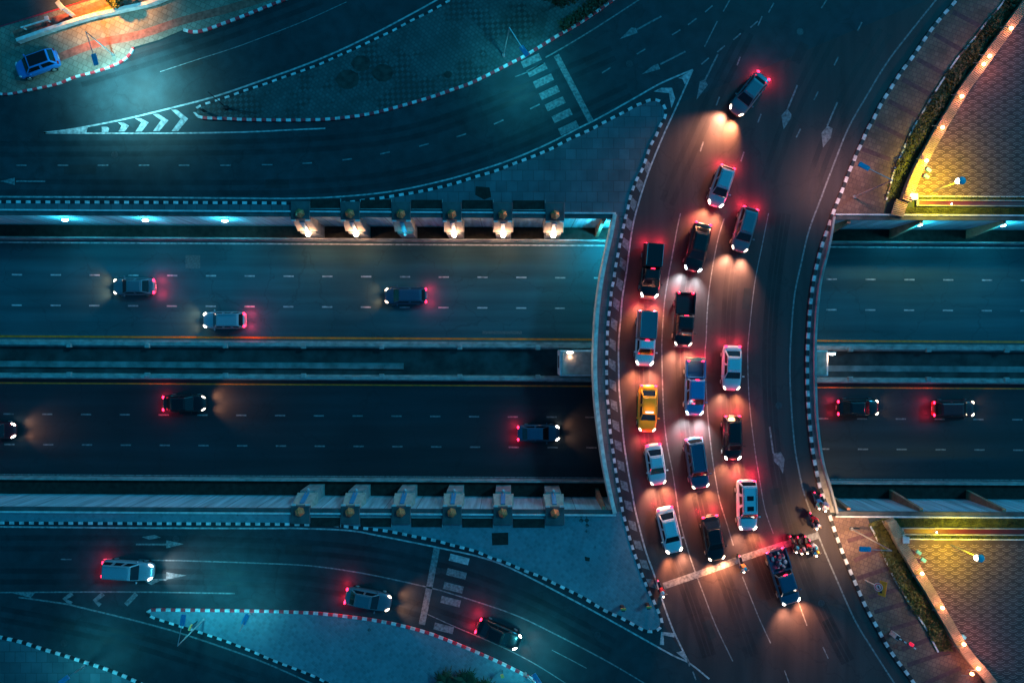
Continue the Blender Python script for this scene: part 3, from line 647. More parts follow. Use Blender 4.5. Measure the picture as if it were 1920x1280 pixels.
# ------------------------------------------------------------------ vegetation
def leaves(mb, n, fn, size):
    for _ in range(n):
        c = Vector(fn()); s = size * random.uniform(.6, 1.4)
        u = Vector((random.gauss(0, 1), random.gauss(0, 1), random.gauss(0, .5))).normalized(); v = u.cross(Vector((random.gauss(0, .5), random.gauss(0, .5), 1))).normalized()
        mb.face([c - u * s, c + v * s * .45, c + u * s, c - v * s * .45])
def hedge(L1, L2, label, mt, n, h=.5, bot=.08):
    a, b = spline(px(L1), .5), spline(px(L2), .5)
    t = thing('hedge', label, 'hedge', (a[len(a)//2].x, a[len(a)//2].y, bot)); off = Vector((a[len(a)//2].x, a[len(a)//2].y, bot))
    m = flat(); m.poly([Vector((q.x - off.x, q.y - off.y)) for q in [*a, *b[::-1]]], 0); m.build('planting_soil', M_SOIL, t)
    def fn():
        u = random.random(); p = a[int(u * (len(a) - 1))].lerp(b[int(u * (len(b) - 1))], random.uniform(.03, .9))
        hh = h * (.45 + .55 * math.sin(p.x * 1.7) * math.cos(p.y * 1.3))
        return (p.x - off.x + random.uniform(-.2, .2), p.y - off.y + random.uniform(-.2, .2), random.uniform(.02, max(.1, hh)))
    m = flat(); leaves(m, n, fn, .13); m.build('foliage', mt, t)
def trimwall(L, label):
    a = spline(px(L), .17); c = a[len(a)//2]
    t = thing('slatted_wall', label, 'wall', (c.x, c.y, .1))
    loc = [Vector((q.x - c.x, q.y - c.y)) for q in a]
    m = MB(); strip_solid(m, loc[::3], .7, 0, .72); m.build('wall_core', M_TAN, t)
    m = MB()
    for i in range(1, len(loc) - 1):
        d = loc[i + 1] - loc[i - 1]; m.box((loc[i].x, loc[i].y, .77), (.085, .86, .1), math.atan2(d.y, d.x))
    m.build('slats', M_TAN, t)
trimwall([(x, y) for x, y in NE_C], 'curved tan slatted wall edging the upper right plaza'); trimwall(SE_C, 'curved tan slatted wall edging the lower right plaza')
def shift(L, dx, dy=0): return [(x + dx, y + dy) for x, y in L]
hedge(NE_D, shift(NE_C, -8, -4), 'dark hedge strip between brown pavement and upper slatted wall', M_LEAF, 9000)
hedge(SE_D, [(1655,976),(1670,1012),(1688,1042),(1705,1072),(1725,1105),(1745,1140),(1765,1174),(1780,1205),(1784,1222)], 'olive green hedge strip between brown pavement and lower slatted wall', mat('olive_leaf', (.11, .105, .018), .6, noise=.5, scale=2), 8000, .5)
for L in (NE_D, SE_D):
    m = MB(); strip_solid(m, spline(px(L), .8), .14, .1, .22, [0, 0, 1]); o = m.build('bed_edging', [M_KW, M_BRICK]); o['kind'] = 'structure'
# grass strips, channel and edging of each plaza
def plaza_edge(s, g0, g1, c0, c1, e, x0, lab):
    m = flat(); yy = lambda x, y: ty(y, x)
    m.face([(x0 - 2, yy(x0 - 2, g0), .11), (60, yy(60, g0), .11), (60, yy(60, g1), .11), (x0 - 2, yy(x0 - 2, g1), .11)]); o = m.build('grass_strip', M_GRASS); tag(o, kind='stuff', label='grass strip beside the ' + lab + ' channel', cat='grass')
    m = flat(); leaves(m, 7000, lambda: (lambda x: (x, yy(x, random.uniform(g0, g1)), .13 + random.random() * .08))(random.uniform(x0 - 1.5, 55)), .06); m.build('grass_blades', M_GRASS, o)
    t = thing('water_channel', 'long dark red channel in a concrete frame, %s plaza edge' % lab, 'channel', (x0, 0, .1)); t.location = (0, 0, 0)
    m = flat(); m.face([(x0, yy(x0, c0), .13), (60, yy(60, c0), .13), (60, yy(60, c1), .13), (x0, yy(x0, c1), .13)]); m.build('channel_bed', M_REDCH, t)
    m = MB()
    for y in (c0, c1): run(m, y - .05, y + .05, .1, .26, 0, x0 - .05, 60)
    m.box((x0 - .1, yy(x0, (c0 + c1) / 2), .18), (.2, abs(c1 - c0) + .1, .16)); m.build('channel_frame', M_CON, t)
    m = MB(); m.ball((x0 + 3.1, yy(x0, (c0 + c1) / 2) - .1, .2), .07, 8); m.build('marker_lamp', M_LAMPW, t)
    m = MB(); run(m, e - .05, e + .05, .1, .2, 0, x0 - .6, 60); m.build('plaza_edging', M_CONL, t)
    m = flat(); a_, b_ = sorted((e, c1 if s > 0 else c0)); 
    leaves(m, 1600, lambda: (lambda x: (x, yy(x, random.uniform(a_ + .08, b_ - .05) if b_ - a_ > .15 else a_), .12 + random.random() * .12))(random.uniform(x0, 55)), .09)
    o = m.build('ground_cover', M_LEAF); tag(o, kind='stuff', label='low green ground cover beside the %s channel' % lab, cat='plants')
plaza_edge(1, 12.0, 12.75, 12.9, 13.4, 13.78, 38.0, 'upper')
plaza_edge(-1, -17.1, -16.25, -17.8, -17.22, -18.25, 36.6, 'lower')
def louvre(pts, label):
    a = spline(px(pts), .16); t = thing('slatted_ramp', label, 'ramp', (a[0].x, a[0].y, .1)); m = MB()
    for i in range(len(a) - 1):
        d = a[i + 1] - a[i]; m.box((a[i].x - a[0].x, a[i].y - a[0].y, .3 + .02 * i), (.09, 1.15, .14), math.atan2(d.y, d.x))
    m.build('slats', M_TAN, t)
    m = MB()
    for q in (-.5, .5): m.tube((q, 0, .1), (a[-1].x - a[0].x + q, a[-1].y - a[0].y, .2), .05)
    m.build('frame', M_STEEL, t)
louvre([(1678,405),(1681,392),(1686,378)], 'tan ribbed slat ramp at the lower end of the upper slatted wall'); louvre([(1662,975),(1672,990),(1683,1004)], 'tan ribbed slat ramp at the upper end of the lower slatted wall')
# corner posts
for (qx, qy), lb in (((1703,373), 'pale square post at the foot of the upper slatted wall'), ((1687,1006), 'pale square post at the top of the lower slatted wall')):
    p = P(qx, qy); t = thing('corner_post', lb, 'post', p + Vector((0, 0, .1))); m = MB(); m.box((0, 0, .45), (.5, .5, .9)); m.build('post_shaft', M_CONL, t, bevel=.04)
    m = MB(); m.box((0, 0, .95), (.6, .6, .1)); m.build('post_cap', M_CONL, t, bevel=.03)

def tree(c, r, h, label, mt, n, name='tree', squash=.6, group=None):
    t = thing(name, label, 'tree', c, group=group)
    m = MB(); m.tube((0, 0, 0), (0, 0, h * .7), .16, .09, 8)
    lobes = []
    for i in range(9):
        a = i * 2.4; rr = r * random.uniform(.35, .75); e = Vector((math.cos(a) * rr, math.sin(a) * rr, h * random.uniform(.65, 1.0)))
        m.tube((0, 0, h * .5), e, .06, .02, 6); lobes.append((e, r * random.uniform(.32, .5)))
    m.build('trunk', M_BARK, t)
    def fn():
        e, q = random.choice(lobes); d = Vector((random.gauss(0, 1), random.gauss(0, 1), random.gauss(0, 1))).normalized() * q * random.random() ** .4
        return (e.x + d.x, e.y + d.y, e.z + d.z * squash)
    m = flat(); leaves(m, n, fn, .16); m.build('crown', mt, t); return t
tree(P(-15,1300,0), 3.4, 5, 'dark leafy tree at the bottom left corner', M_LEAFD, 5000); tree(P(105,1330,0), 2.6, 4, 'dark tree on the bottom edge next to the corner tree', M_LEAFD, 4000)
tree(P(1045,8,0), 2.2, 4, 'dark tree at the top edge on the paved island', M_LEAFD, 3500); tree(P(232,10,0), .9, 2.2, 'small orange-lit tree beside the forecourt at the top left', M_LEAF, 1500)
def cycad(c, label):
    t = thing('palm', label, 'palm', c, group='low palms at the bottom edge'); m = MB(); m.tube((0, 0, 0), (0, 0, .9), .16, .13, 8); m.build('trunk', M_BARK, t)
    m = flat()
    for k in range(22):
        a = k * 2.399; L_ = random.uniform(1.0, 1.5); el = random.uniform(.25, 1.2); pr = None
        for i in range(9):
            s = i / 8; p = Vector((math.cos(a) * L_ * s, math.sin(a) * L_ * s, .9 + math.sin(el) * L_ * s * .9 - .9 * s * s)); side = Vector((-math.sin(a), math.cos(a), 0))
            if pr is not None:
                for q in (-1, 1):
                    ln = .3 * math.sin(math.pi * min(s + .1, 1)) + .04
                    m.face([pr, p, p + side * q * ln + Vector((math.cos(a), math.sin(a), -.5)) * .12, pr + side * q * ln * .9 + Vector((math.cos(a), math.sin(a), -.6)) * .1])
            pr = p
    m.build('crown', M_LEAFD, t)
cycad(P(838,1272,.1), 'leftmost dark palm at the bottom edge of the island'); cycad(P(874,1268,.1), 'tall dark palm in the middle of the three at the bottom edge'); cycad(P(908,1284,.1), 'rightmost dark palm, cut by the bottom edge')
m = MB(); c0 = P(1100,34)
hl = [Vector((q.x - c0.x, q.y - c0.y)) for q in spline(px([(1064,58),(1080,46),(1105,30),(1128,12),(1150,-8)]), .4)]
t = thing('hedge', 'narrow dark hedge along the kerb at the top edge', 'hedge', c0); m = flat(); leaves(m, 3000, lambda: (lambda q: (q.x + random.gauss(0, .22) - .3, q.y + random.gauss(0, .22) + .3, random.uniform(.12, .9)))(random.choice(hl)), .13); m.build('foliage', M_LEAFD, t)

# ------------------------------------------------------------------ street lamps: a pole and one long arm with a flat head
def street_lamp(base, top, head, label, energy, color=(.05, .8, 1.0), zt=6.0, ang=150, tiltz=None):
    b = P(*base, .1); tp = Vector((b.x, b.y, zt)); tp2 = P(*top, zt); tp = tp2; hd = P(*head, zt - .3)
    t = thing('street_lamp', label, 'street lamp', b)
    m = MB(); m.tube((0, 0, 0), (0, 0, .3), .16, .14, 10); m.tube((0, 0, .3), tp - b, .075, .045, 10); m.build('pole', M_STEEL, t)
    m = MB(); m.tube(tp - b, hd - b, .035, .03, 6); m.build('arm', M_STEEL, t)
    d = (hd - tp).normalized(); rz = math.atan2(d.y, d.x)
    m = MB(); m.box((0, 0, 0), (1.0, .42, .1)); o = m.build('lamp_head', M_PANEL, t, bevel=.03); o.location = hd - b; o.rotation_euler = (0, 0, rz)
    m = MB(); m.box((0, 0, -.07), (.6, .3, .03)); m.build('lens', M_LAMPW, o)
    if energy: light('lamp_glow', 'SPOT', hd - b + Vector((0, 0, -.2)), energy, color, t, .3, spot=R(ang), blend=.9)
    return t
street_lamp((213,103),(161,60),(178,112),'street lamp with a blue head over the forecourt at the top left',5200,(.25,.85,.95))
street_lamp((944,105),(955,52),(983,96),'thin street lamp by the crosswalk at the top',900)
street_lamp((1600,370),(1673,338),(1620,312),'street lamp leaning over the pavement right of the bridge, upper side',1100,(1,.42,.36),ang=115)
street_lamp((1595,990),(1672,1032),(1622,1029),'street lamp with a blue head on the orange pavement, lower right',2600,(1,.55,.28),ang=120)
street_lamp((383,1160),(333,1210),(343,1162),'street lamp with pale head over the tip of the lower left island',1000, ang=172)
street_lamp((470,1150),(447,1185),(460,1160),'short dark lamp behind the kerb of the lower left island',140, zt=3.5)
street_lamp((158,1248),(140,1260),(120,1274),'street lamp at the bottom left corner kerb',500, zt=5)
street_lamp((985,1262),(1012,1284),(1006,1272),'street lamp with cyan head at the bottom edge by the red kerb',700, zt=5)

# plaza path lamps on the slatted walls
def path_lamp():
    t = bpy.data.objects.new('path_lamp', None); C.objects.link(t)
    m = MB(); m.tube((-.5, 0, -.3), (-.1, 0, .25), .03); m.tube((-.1, 0, .25), (.15, 0, .3), .03); m.build('bracket', M_STEEL, t)
    m = MB(); m.ball((.2, 0, .3), .16, 10); m.build('globe', M_LAMPO, t, smooth=True)
    light('lamp_glow', 'POINT', (.35, 0, .55), 85, (1, .3, .24), t, .15); return t
pls = [(1888,54,'top'),(1848,106,'second from the top'),(1837,121,'just below the close pair of'),(1796,181,'fourth from the top'),(1760,239,'fifth from the top'),(1730,301,'second from the bottom'),(1703,365,'bottom')]
first = True; plamp = path_lamp()
for i, (x, y, _) in enumerate(pls):
    o = plamp if first else copy_tree(plamp); first = False
    o.location = P(x, y, 1.0); o.rotation_euler = (0, 0, R(-30)); tag(o, ['topmost', 'second', 'third', 'fourth', 'fifth', 'sixth', 'lowest'][i] + ' orange lamp counted down the upper slatted wall', 'lamp', 'orange lamps along the slatted walls')
for i, (x, y) in enumerate([(1722,1075),(1760,1139),(1800,1207),(1815,1262),(1827,1252)]):
    o = copy_tree(plamp); o.location = P(x, y, 1.0); o.rotation_euler = (0, 0, R(35)); tag(o, ['topmost', 'second', 'third', 'bright lower left', 'small fifth'][i] + ' orange lamp counted down the lower slatted wall', 'lamp', 'orange lamps along the slatted walls')
# big mushroom lamps
for x, y, lb, en in ((1803,339,'round-topped yellow lamp on the upper plaza',5200),(1838,1046,'round-topped yellow lamp on the lower plaza',2600)):
    p = P(x, y, 4.2); t = thing('plaza_lamp', lb, 'lamp', (p.x, p.y, .1), group='round-topped lamps of the plazas')
    m = MB(); m.tube((0, 0, 0), (0, 0, 3.9), .06, .05); m.build('post', M_STEEL, t)
    m = MB(); m.ball((0, 0, 4.15), .36, 14, sc=(1, 1, .35)); m.build('shade', mat('teal_shade', (.12, .5, .6), .4, noise=.1), t, smooth=True)
    m = MB(); m.ball((-.22, 0, 4.0), .24, 12); m.build('bulb', M_LAMPY, t, smooth=True)
    light('lamp_glow', 'SPOT', (-.45, -.1 if y < 600 else .3, 3.9), en, (1, .74, .0), t, .25, rot=(R(10 if y < 600 else -14), R(-10), 0), spot=R(136), blend=1)
# small teal fixtures on the plazas
for x, y, lb in ((1741,319,'tiny blue fixture beside the blue bollard on the upper plaza'),(1737,331,'blue bollard fixture on the yellow-lit upper plaza'),(1722,1035,'upper of two small teal fixtures on the lower plaza'),(1731,1049,'lower of two small teal fixtures on the lower plaza'),(1806,1193,'teal fixture beside the third orange lamp of the lower plaza'),(1856,1272,'tiny teal fixture near the bottom right')):
    p = P(x, y, .5); t = thing('floodlight', lb, 'floodlight', (p.x, p.y, .1)); m = MB(); m.tube((0, 0, 0), (0, 0, .3), .04); m.build('stand', M_STEEL, t)
    m = MB(); m.box((0, 0, .42), (.5, .32, .2), R(-35)); m.build('housing', mat('teal_shade', (.12, .5, .6)), t, bevel=.05)

# ------------------------------------------------------------------ small street things
def sign():
    b, tp = P(1622,1087,.12), P(1657,1104,3.0)
    b = Vector((tp.x - .35, tp.y + .15, .12)); b = P(1622, 1087, .12)
    t = thing('road_sign', 'leaning post with round white sign and yellow panel on the brown pavement', 'sign', b)
    m = MB(); m.tube((0, 0, 0), tp - b, .06, .05); m.build('post', M_KW, t)
    q = P(1647,1100,2.8) - b; m = MB(); d = Vector((-.75, .3, .9)).normalized(); m.tube(q, q + d * .05, .36, .36, 24); m.build('round_sign', M_KW, t)
    m = MB(); m.tube(q + d * .055, q + d * .06, .3, .3, 24); o = m.build('sign_ring', M_KR, t)
    m = MB(); m.tube(q + d * .065, q + d * .07, .23, .23, 24); o = m.build('sign_face', M_KW, t)
    m = MB(); m.box(q + d * .08, (.05, .3, .06), R(20)); m.box(q + d * .08 + Vector((0, 0, .1)), (.05, .3, .06), R(20)); m.build('sign_symbol', M_KB, t)
    q = P(1655,1103,3.0) - b; m = MB(); rot = Matrix.Rotation(R(-8), 3, 'Z') @ Matrix.Rotation(R(-50), 3, 'Y')
    m.box(q, (.62, 1.3, .05), rot=rot); m.build('yellow_panel', mat('yellow_sign', (.85, .36, .01), .5, noise=.1, emit=None), t)
    m = MB(); nrm = rot @ Vector((0, 0, 1)); m.box(q + nrm * .04 + rot @ Vector((-.1, -.32, 0)), (.2, .2, .02), rot=rot); m.build('panel_symbol', M_KB, t)
sign()
t = thing('barrier_gate', 'boom gate box with striped white arm on the brown pavement', 'gate', P(1672,1186,.12), R(-32)); m = MB(); m.box((0, 0, .5), (.4, .45, 1.0)); m.build('cabinet', M_KW, t, bevel=.04)
m = MB(); m.box((0, 0, 1.04), (.3, .35, .06)); m.build('lid', M_KB, t)
m = MB()
for i in range(7): m.box((.35 + i * .26, 0, .9), (.255, .09, .09), mi=i % 2)
m.build('boom', [M_KW, M_KB], t); m = MB(); m.box((1.45, .14, .95), (.34, .3, .3)); m.build('red_beacon', mat('red_plastic', (.7, .015, .03), .4, emit=(1, .02, .08), es=.6, noise=0), t, bevel=.05)
for x, y, lb in ((1166,1136,'small box bollard left of its twin at the island tip'),(1213,1132,'small box bollard right of its twin, closer to the kerb')):
    t = thing('bollard', lb, 'bollard', P(x, y, .12), group='two bollards at the island tip'); m = MB(); m.box((0, 0, .45), (.32, .32, .9)); m.build('post', M_KB, t, bevel=.03); m = MB(); m.box((0, .08, .93), (.5, .18, .08)); m.build('cap', mat('orange_cap', (.8, .35, .1), .5), t)
t = thing('keep_sign', 'small dark upright board at the rounded tip of the upper island', 'sign', P(386,211,.12)); m = MB(); m.box((0, 0, .6), (.3, .1, .8)); m.build('board', M_KB, t); m = MB(); m.tube((0, .08, 0), (0, .08, 1.0), .04); m.build('post', M_STEEL, t)
t = thing('cable_pole', 'thin dark forked pole on the tip of the upper island', 'pole', P(425,203,.12)); m = MB(); m.tube((0, 0, 0), (-.8, .75, 2.2), .05, .03); m.tube((0, 0, 0), (3.0, -.6, .3), .04, .03); m.build('pole_shaft', M_BLK, t); m = MB(); m.box((0, 0, .15), (.4, .3, .3)); m.build('base_box', M_BLK, t)
t = thing('signpost', 'orange-topped post on the lower left island', 'sign', P(370,1164,.12)); m = MB(); m.tube((0, 0, 0), (0, 0, 1.3), .04); m.build('post', M_BLK, t); m = MB(); m.box((0, 0, 1.4), (.12, .5, .3), R(-20)); m.build('panel', mat('orange_cap', (.8, .35, .1)), t)
t = thing('signpost', 'small pale and orange post near the bottom edge palms', 'sign', P(942,1256,.12)); m = MB(); m.tube((0, 0, 0), (0, 0, 1.0), .04); m.build('post', M_BLK, t); m = MB(); m.box((0, 0, 1.1), (.28, .34, .1), R(20)); m.build('panel', mat('orange_cap', (.8, .35, .1)), t)
# forecourt, top left
t = thing('low_wall', 'long pale low wall crossing the forecourt at the top left', 'wall', P(165,37,.12)); c = P(165,37)
m = MB(); strip_solid(m, [Vector((q.x - c.x, q.y - c.y)) for q in spline(px([(38,80),(100,58),(165,37),(215,25),(262,15),(290,8),(325,-6)]), .6)], .3, 0, .55); m.build('wall_body', M_CONL, t)
t = thing('bench', 'white bench-like rail beside the side road at the top left', 'rail', P(72,49,.12), R(17)); m = MB(); m.box((0, 0, .5), (2.7, .12, .1)); m.build('rail_bar', M_KW, t); m = MB(); m.box((-1.2, 0, .22), (.1, .1, .45)); m.box((1.2, 0, .22), (.1, .1, .45)); m.build('rail_posts', M_KW, t); m = MB(); m.box((1.25, .05, .6), (.35, .4, .12)); m.build('end_plate', M_KW, t)
t = thing('gate_post', 'pale capped gate post next to the orange-lit paving', 'post', P(138,30,.12), R(-50)); m = MB(); m.box((0, 0, .9), (.35, .35, 1.8)); m.build('post_shaft', M_CONL, t, bevel=.03); m = MB(); m.box((-.1, 0, 1.85), (.9, .45, .12)); m.build('post_cap', M_CONL, t, bevel=.03)
t = thing('utility_cabinet', 'small brown cabinet on the orange-lit paving', 'cabinet', P(157,37,.12), R(20)); m = MB(); m.box((0, 0, .2), (.42, .28, .4)); m.build('cabinet_body', mat('brown_paint', (.2, .1, .05), .6), t, bevel=.03); m = MB(); m.box((0, 0, .43), (.48, .34, .05)); m.build('cabinet_lid', mat('brown_paint', (.2, .1, .05)), t)
# drain grates along the upper verge
t = thing('street_lamp', 'orange street lamp above the forecourt, beyond the top edge', 'street lamp', P(200,-30,.1)); m = MB(); m.tube((0, 0, 0), (0, 0, 5.5), .08, .05); m.build('pole', M_STEEL, t); m = MB(); m.box((.1, -.5, 5.5), (.35, 1.0, .1)); m.build('lamp_head', M_BLK, t)
light('lamp_glow', 'SPOT', (0, -1.2, 5.3), 7000, (1, .36, .03), t, .3, spot=R(112), blend=.8)

# ------------------------------------------------------------------ vehicles
def paint(name, col, metal=.2): return mat('paint_' + name, col, .32, metal=metal, coat=.6, noise=.04, scale=1.5)
WHITE = paint('white', (.62, .64, .66), 0); SILVER = paint('silver', (.42, .46, .5), .4); BLACK = paint('black', (.008, .009, .011)); TAXI = paint('taxi_yellow', (.85, .38, .005), 0)
GREEN = paint('taxi_green', (.03, .3, .03), 0); BLUE = paint('blue', (.05, .25, .5), .2); DBLUE = paint('dark_blue', (.03, .09, .15)); GREY = paint('grey', (.16, .19, .22), .4); PINK = paint('pale_cab', (.75, .72, .72), 0); DRED = paint('dark_red', (.16, .01, .015))
def loft(stations, mt, parent, name='body'):
    """stations: (x, half width, z bottom, z top, crown); closed smooth shell"""
    m = MB(); rings = []
    for x, hw, zb, zt, cr in stations:
        pts = [(0, zt + cr), (.55 * hw, zt + cr * .8), (.86 * hw, zt), (hw, zt - .2 * (zt - zb)), (hw, zb + .4 * (zt - zb)), (.95 * hw, zb), (0, zb)]
        pts = pts + [(-a, b) for a, b in pts[-2:0:-1]]
        rings.append([m.bm.verts.new((x, a, b)) for a, b in pts])
    k = len(rings[0])
    for i in range(len(rings) - 1):
        for j in range(k): m.bm.faces.new((rings[i][j], rings[i][(j + 1) % k], rings[i + 1][(j + 1) % k], rings[i + 1][j]))
    m.bm.faces.new(rings[0]); m.bm.faces.new(rings[-1][::-1])
    o = m.build(name, mt, parent, smooth=True); s = o.modifiers.new('sub', 'SUBSURF'); s.levels = 1; s.render_levels = 2; return o
def panel(parent, name, a, b, c, d, mt, ix=.08, iy=.1, off=.012, n=1):
    """thin pane set 12 mm proud of the face a-b-c-d, inset by shares ix, iy; n panes side by side"""
    a, b, c, d = map(Vector, (a, b, c, d)); nr = (b - a).cross(d - a).normalized(); m = MB()
    for i in range(n):
        u0, u1 = i / n + ix / (1 if n == 1 else 2.0), (i + 1) / n - ix / (1 if n == 1 else 2.0)
        f = lambda u, v: (a.lerp(b, u)).lerp(d.lerp(c, u), v)
        q = [f(u0, iy), f(u1, iy), f(u1, 1 - iy), f(u0, 1 - iy)]
        m.hull8([p - nr * .01 for p in q], [p + nr * off for p in q])
    return m.build(name, mt, parent)
def wheels(t, L, W, r=.33, xs=None):
    for x in (xs or (L * .31, -L * .29)):
        for y in (-1, 1):
            m = MB(); m.tube((0, -.11, 0), (0, .11, 0), r, r, 16); o = m.build('wheel', M_TYRE, t, loc=(x, y * (W / 2 - .1), r), bevel=.03)
            m = MB(); m.tube((0, y * .112, 0), (0, y * .125, 0), r * .62, r * .6, 10); m.build('rim', M_STEEL, o)
def lamps(t, L, W, zf, zr, head, tail, beam, cool, xr=None):
    hx = L / 2 - .24; hm = random.choice(M_HEADS)
    for y in (-1, 1):
        m = MB(); m.ball((0, 0, 0), 1, 10, sc=(.23, .095, .06)); o = m.build('headlight', (M_HEADC if cool else hm) if head else M_HEADO, t, smooth=True, loc=(hx, y * (W / 2 - .26), zf)); o.rotation_euler = (0, R(22), -y * R(38))
        m = MB(); m.ball((0, 0, 0), 1, 8, sc=(.1, .17, .09)); o = m.build('tail_light', M_TAIL if tail else M_TAILO, t, smooth=True, loc=((xr if xr is not None else -L / 2 + .08), y * (W / 2 - .26), zr))
        if head and beam:
            beam = beam * random.uniform(.8, 1.2)
            light('headlight_beam', 'SPOT', (L / 2 + .12, y * (W / 2 - .3), zf + .02), beam, (.85, .95, 1) if cool else random.choice([(1, .36, .17), (1, .33, .14), (1, .42, .24)]), t, .3, rot=(0, R(-64 - random.uniform(0, 10)), y * R(random.uniform(2, 9))), spot=R(random.uniform(80, 100)), blend=1.0)
    if tail: [light('tail_glow', 'POINT', (-L / 2 - .25, q * (W / 2 - .2), .55), random.uniform(60, 130) * (1 if beam > 1000 else .45), (1, .02, .06), t, .1) for q in (-1, 1)]
def common(t, L, W, bodym, zm=.9, xm=.75):
    for y in (-1, 1):
        m = MB(); m.box((0, y * .1, 0), (.12, .2, .13)); m.build('mirror', bodym, t, bevel=.03, loc=(xm, y * (W / 2 - .02), zm))
    m = MB(); m.box((L / 2 - .04, 0, .42), (.1, W * .55, .16)); m.build('grille', M_BLK, t, bevel=.02)
    m = MB(); m.box((-L / 2 + .01, 0, .55), (.04, .42, .12)); m.build('number_plate', M_KW, t)
def cabin(t, W, zb, zr, xb, xf, rb, rf, bodym, roofm, wb=.86, wr=.68, sides=2, rearglass=True):
    a, b = W / 2 * wb, W / 2 * wr
    bot = [(xb, -a, zb), (xf, -a, zb), (xf, a, zb), (xb, a, zb)]; top = [(rb, -b, zr), (rf, -b, zr), (rf, b, zr), (rb, b, zr)]
    m = MB(); m.hull8(bot, top); m.build('cabin', bodym, t, bevel=.07)
    panel(t, 'windshield', bot[1], bot[2], top[2], top[1], M_GLASS, .05, .08)
    if rearglass: panel(t, 'rear_window', bot[3], bot[0], top[0], top[3], M_GLASS, .08, .14)
    panel(t, 'side_window', bot[0], bot[1], top[1], top[0], M_GLASS, .09, .16, n=sides); panel(t, 'side_window', bot[2], bot[3], top[3], top[2], M_GLASS, .09, .16, n=sides)
    m = MB(); q = .07
    m.hull8([(rb + q, -b + q, zr), (rf - q, -b + q, zr), (rf - q, b - q, zr), (rb + q, b - q, zr)], [(rb + q + .05, -b + q + .05, zr + .035), (rf - q - .05, -b + q + .05, zr + .035), (rf - q - .05, b - q - .05, zr + .035), (rb + q + .05, b - q - .05, zr + .035)])
    m.build('roof', roofm, t, bevel=.02)
def place(t, p, z, front_px):
    """p: centre in px, front_px: direction the nose points, in px"""
    c = P(p[0], p[1], z + .8); t.location = (c.x, c.y, z); t.rotation_euler = (0, 0, math.atan2(-front_px[1], front_px[0]))
def car(kind, label, cat, c, d, bodym, z=.012, L=4.3, W=1.76, roofm=None, head=True, tail=True, beam=1500, cool=False, group='cars and pickups queuing on the bridge', name=None):
    roofm = roofm or bodym
    t = thing(name or {'sedan': 'car', 'hatch': 'car', 'suv': 'suv', 'pickup': 'pickup_truck'}[kind], label, cat, group=group); h = L / 2; w = W / 2
    if kind in ('sedan', 'hatch', 'suv'):
        zs = .15 if kind == 'suv' else 0
        if kind == 'sedan': rear = [(-h, w*.5, .4, .7, .0), (-h+.06, w*.76, .3, .84, .02), (-h+.2, w*.89, .24, .92, .02), (-h+.55, w*.97, .2, .95, .03)]
        else: rear = [(-h, w*.6, .4, .78+zs, .0), (-h+.06, w*.84, .3, .9+zs, .02), (-h+.18, w*.93, .25, .94+zs, .02), (-h+.4, w*.98, .2, .97+zs, .03)]
        loft(rear + [(-L*.25, w, .2, .95+zs, .03), (0, w, .2, .93+zs, .03), (L*.2, w, .2, .9+zs, .04), (h-.8, w*.98, .2, .84+zs, .06), (h-.4, w*.92, .22, .77+zs, .07), (h-.17, w*.8, .26, .68+zs, .05), (h-.05, w*.62, .32, .58+zs, .02), (h, w*.4, .4, .53+zs, 0)], bodym, t)
        if kind == 'sedan': cabin(t, W, .9, 1.42, -h+.42, h-1.1, -h+1.08, h-1.8, bodym, roofm)
        elif kind == 'hatch': cabin(t, W, .9, 1.46, -h+.1, h-.95, -h+.5, h-1.65, bodym, roofm)
        else:
            cabin(t, W, 1.02, 1.68, -h+.1, h-1.15, -h+.42, h-1.75, bodym, roofm, .9, .72, 3)
            for y in (-1, 1): m = MB(); m.box(((-h+.5 + h-1.9)/2, y*W/2*.62, 1.75), (L-2.6, .05, .05)); m.build('roof_rail', M_STEEL, t)
        lamps(t, L, W, .7+zs, .85+zs, head, tail, beam, cool); wheels(t, L, W, .32+zs*.3); common(t, L, W, bodym, .98+zs, h-1.35)
    place(t, c, z, d); return t
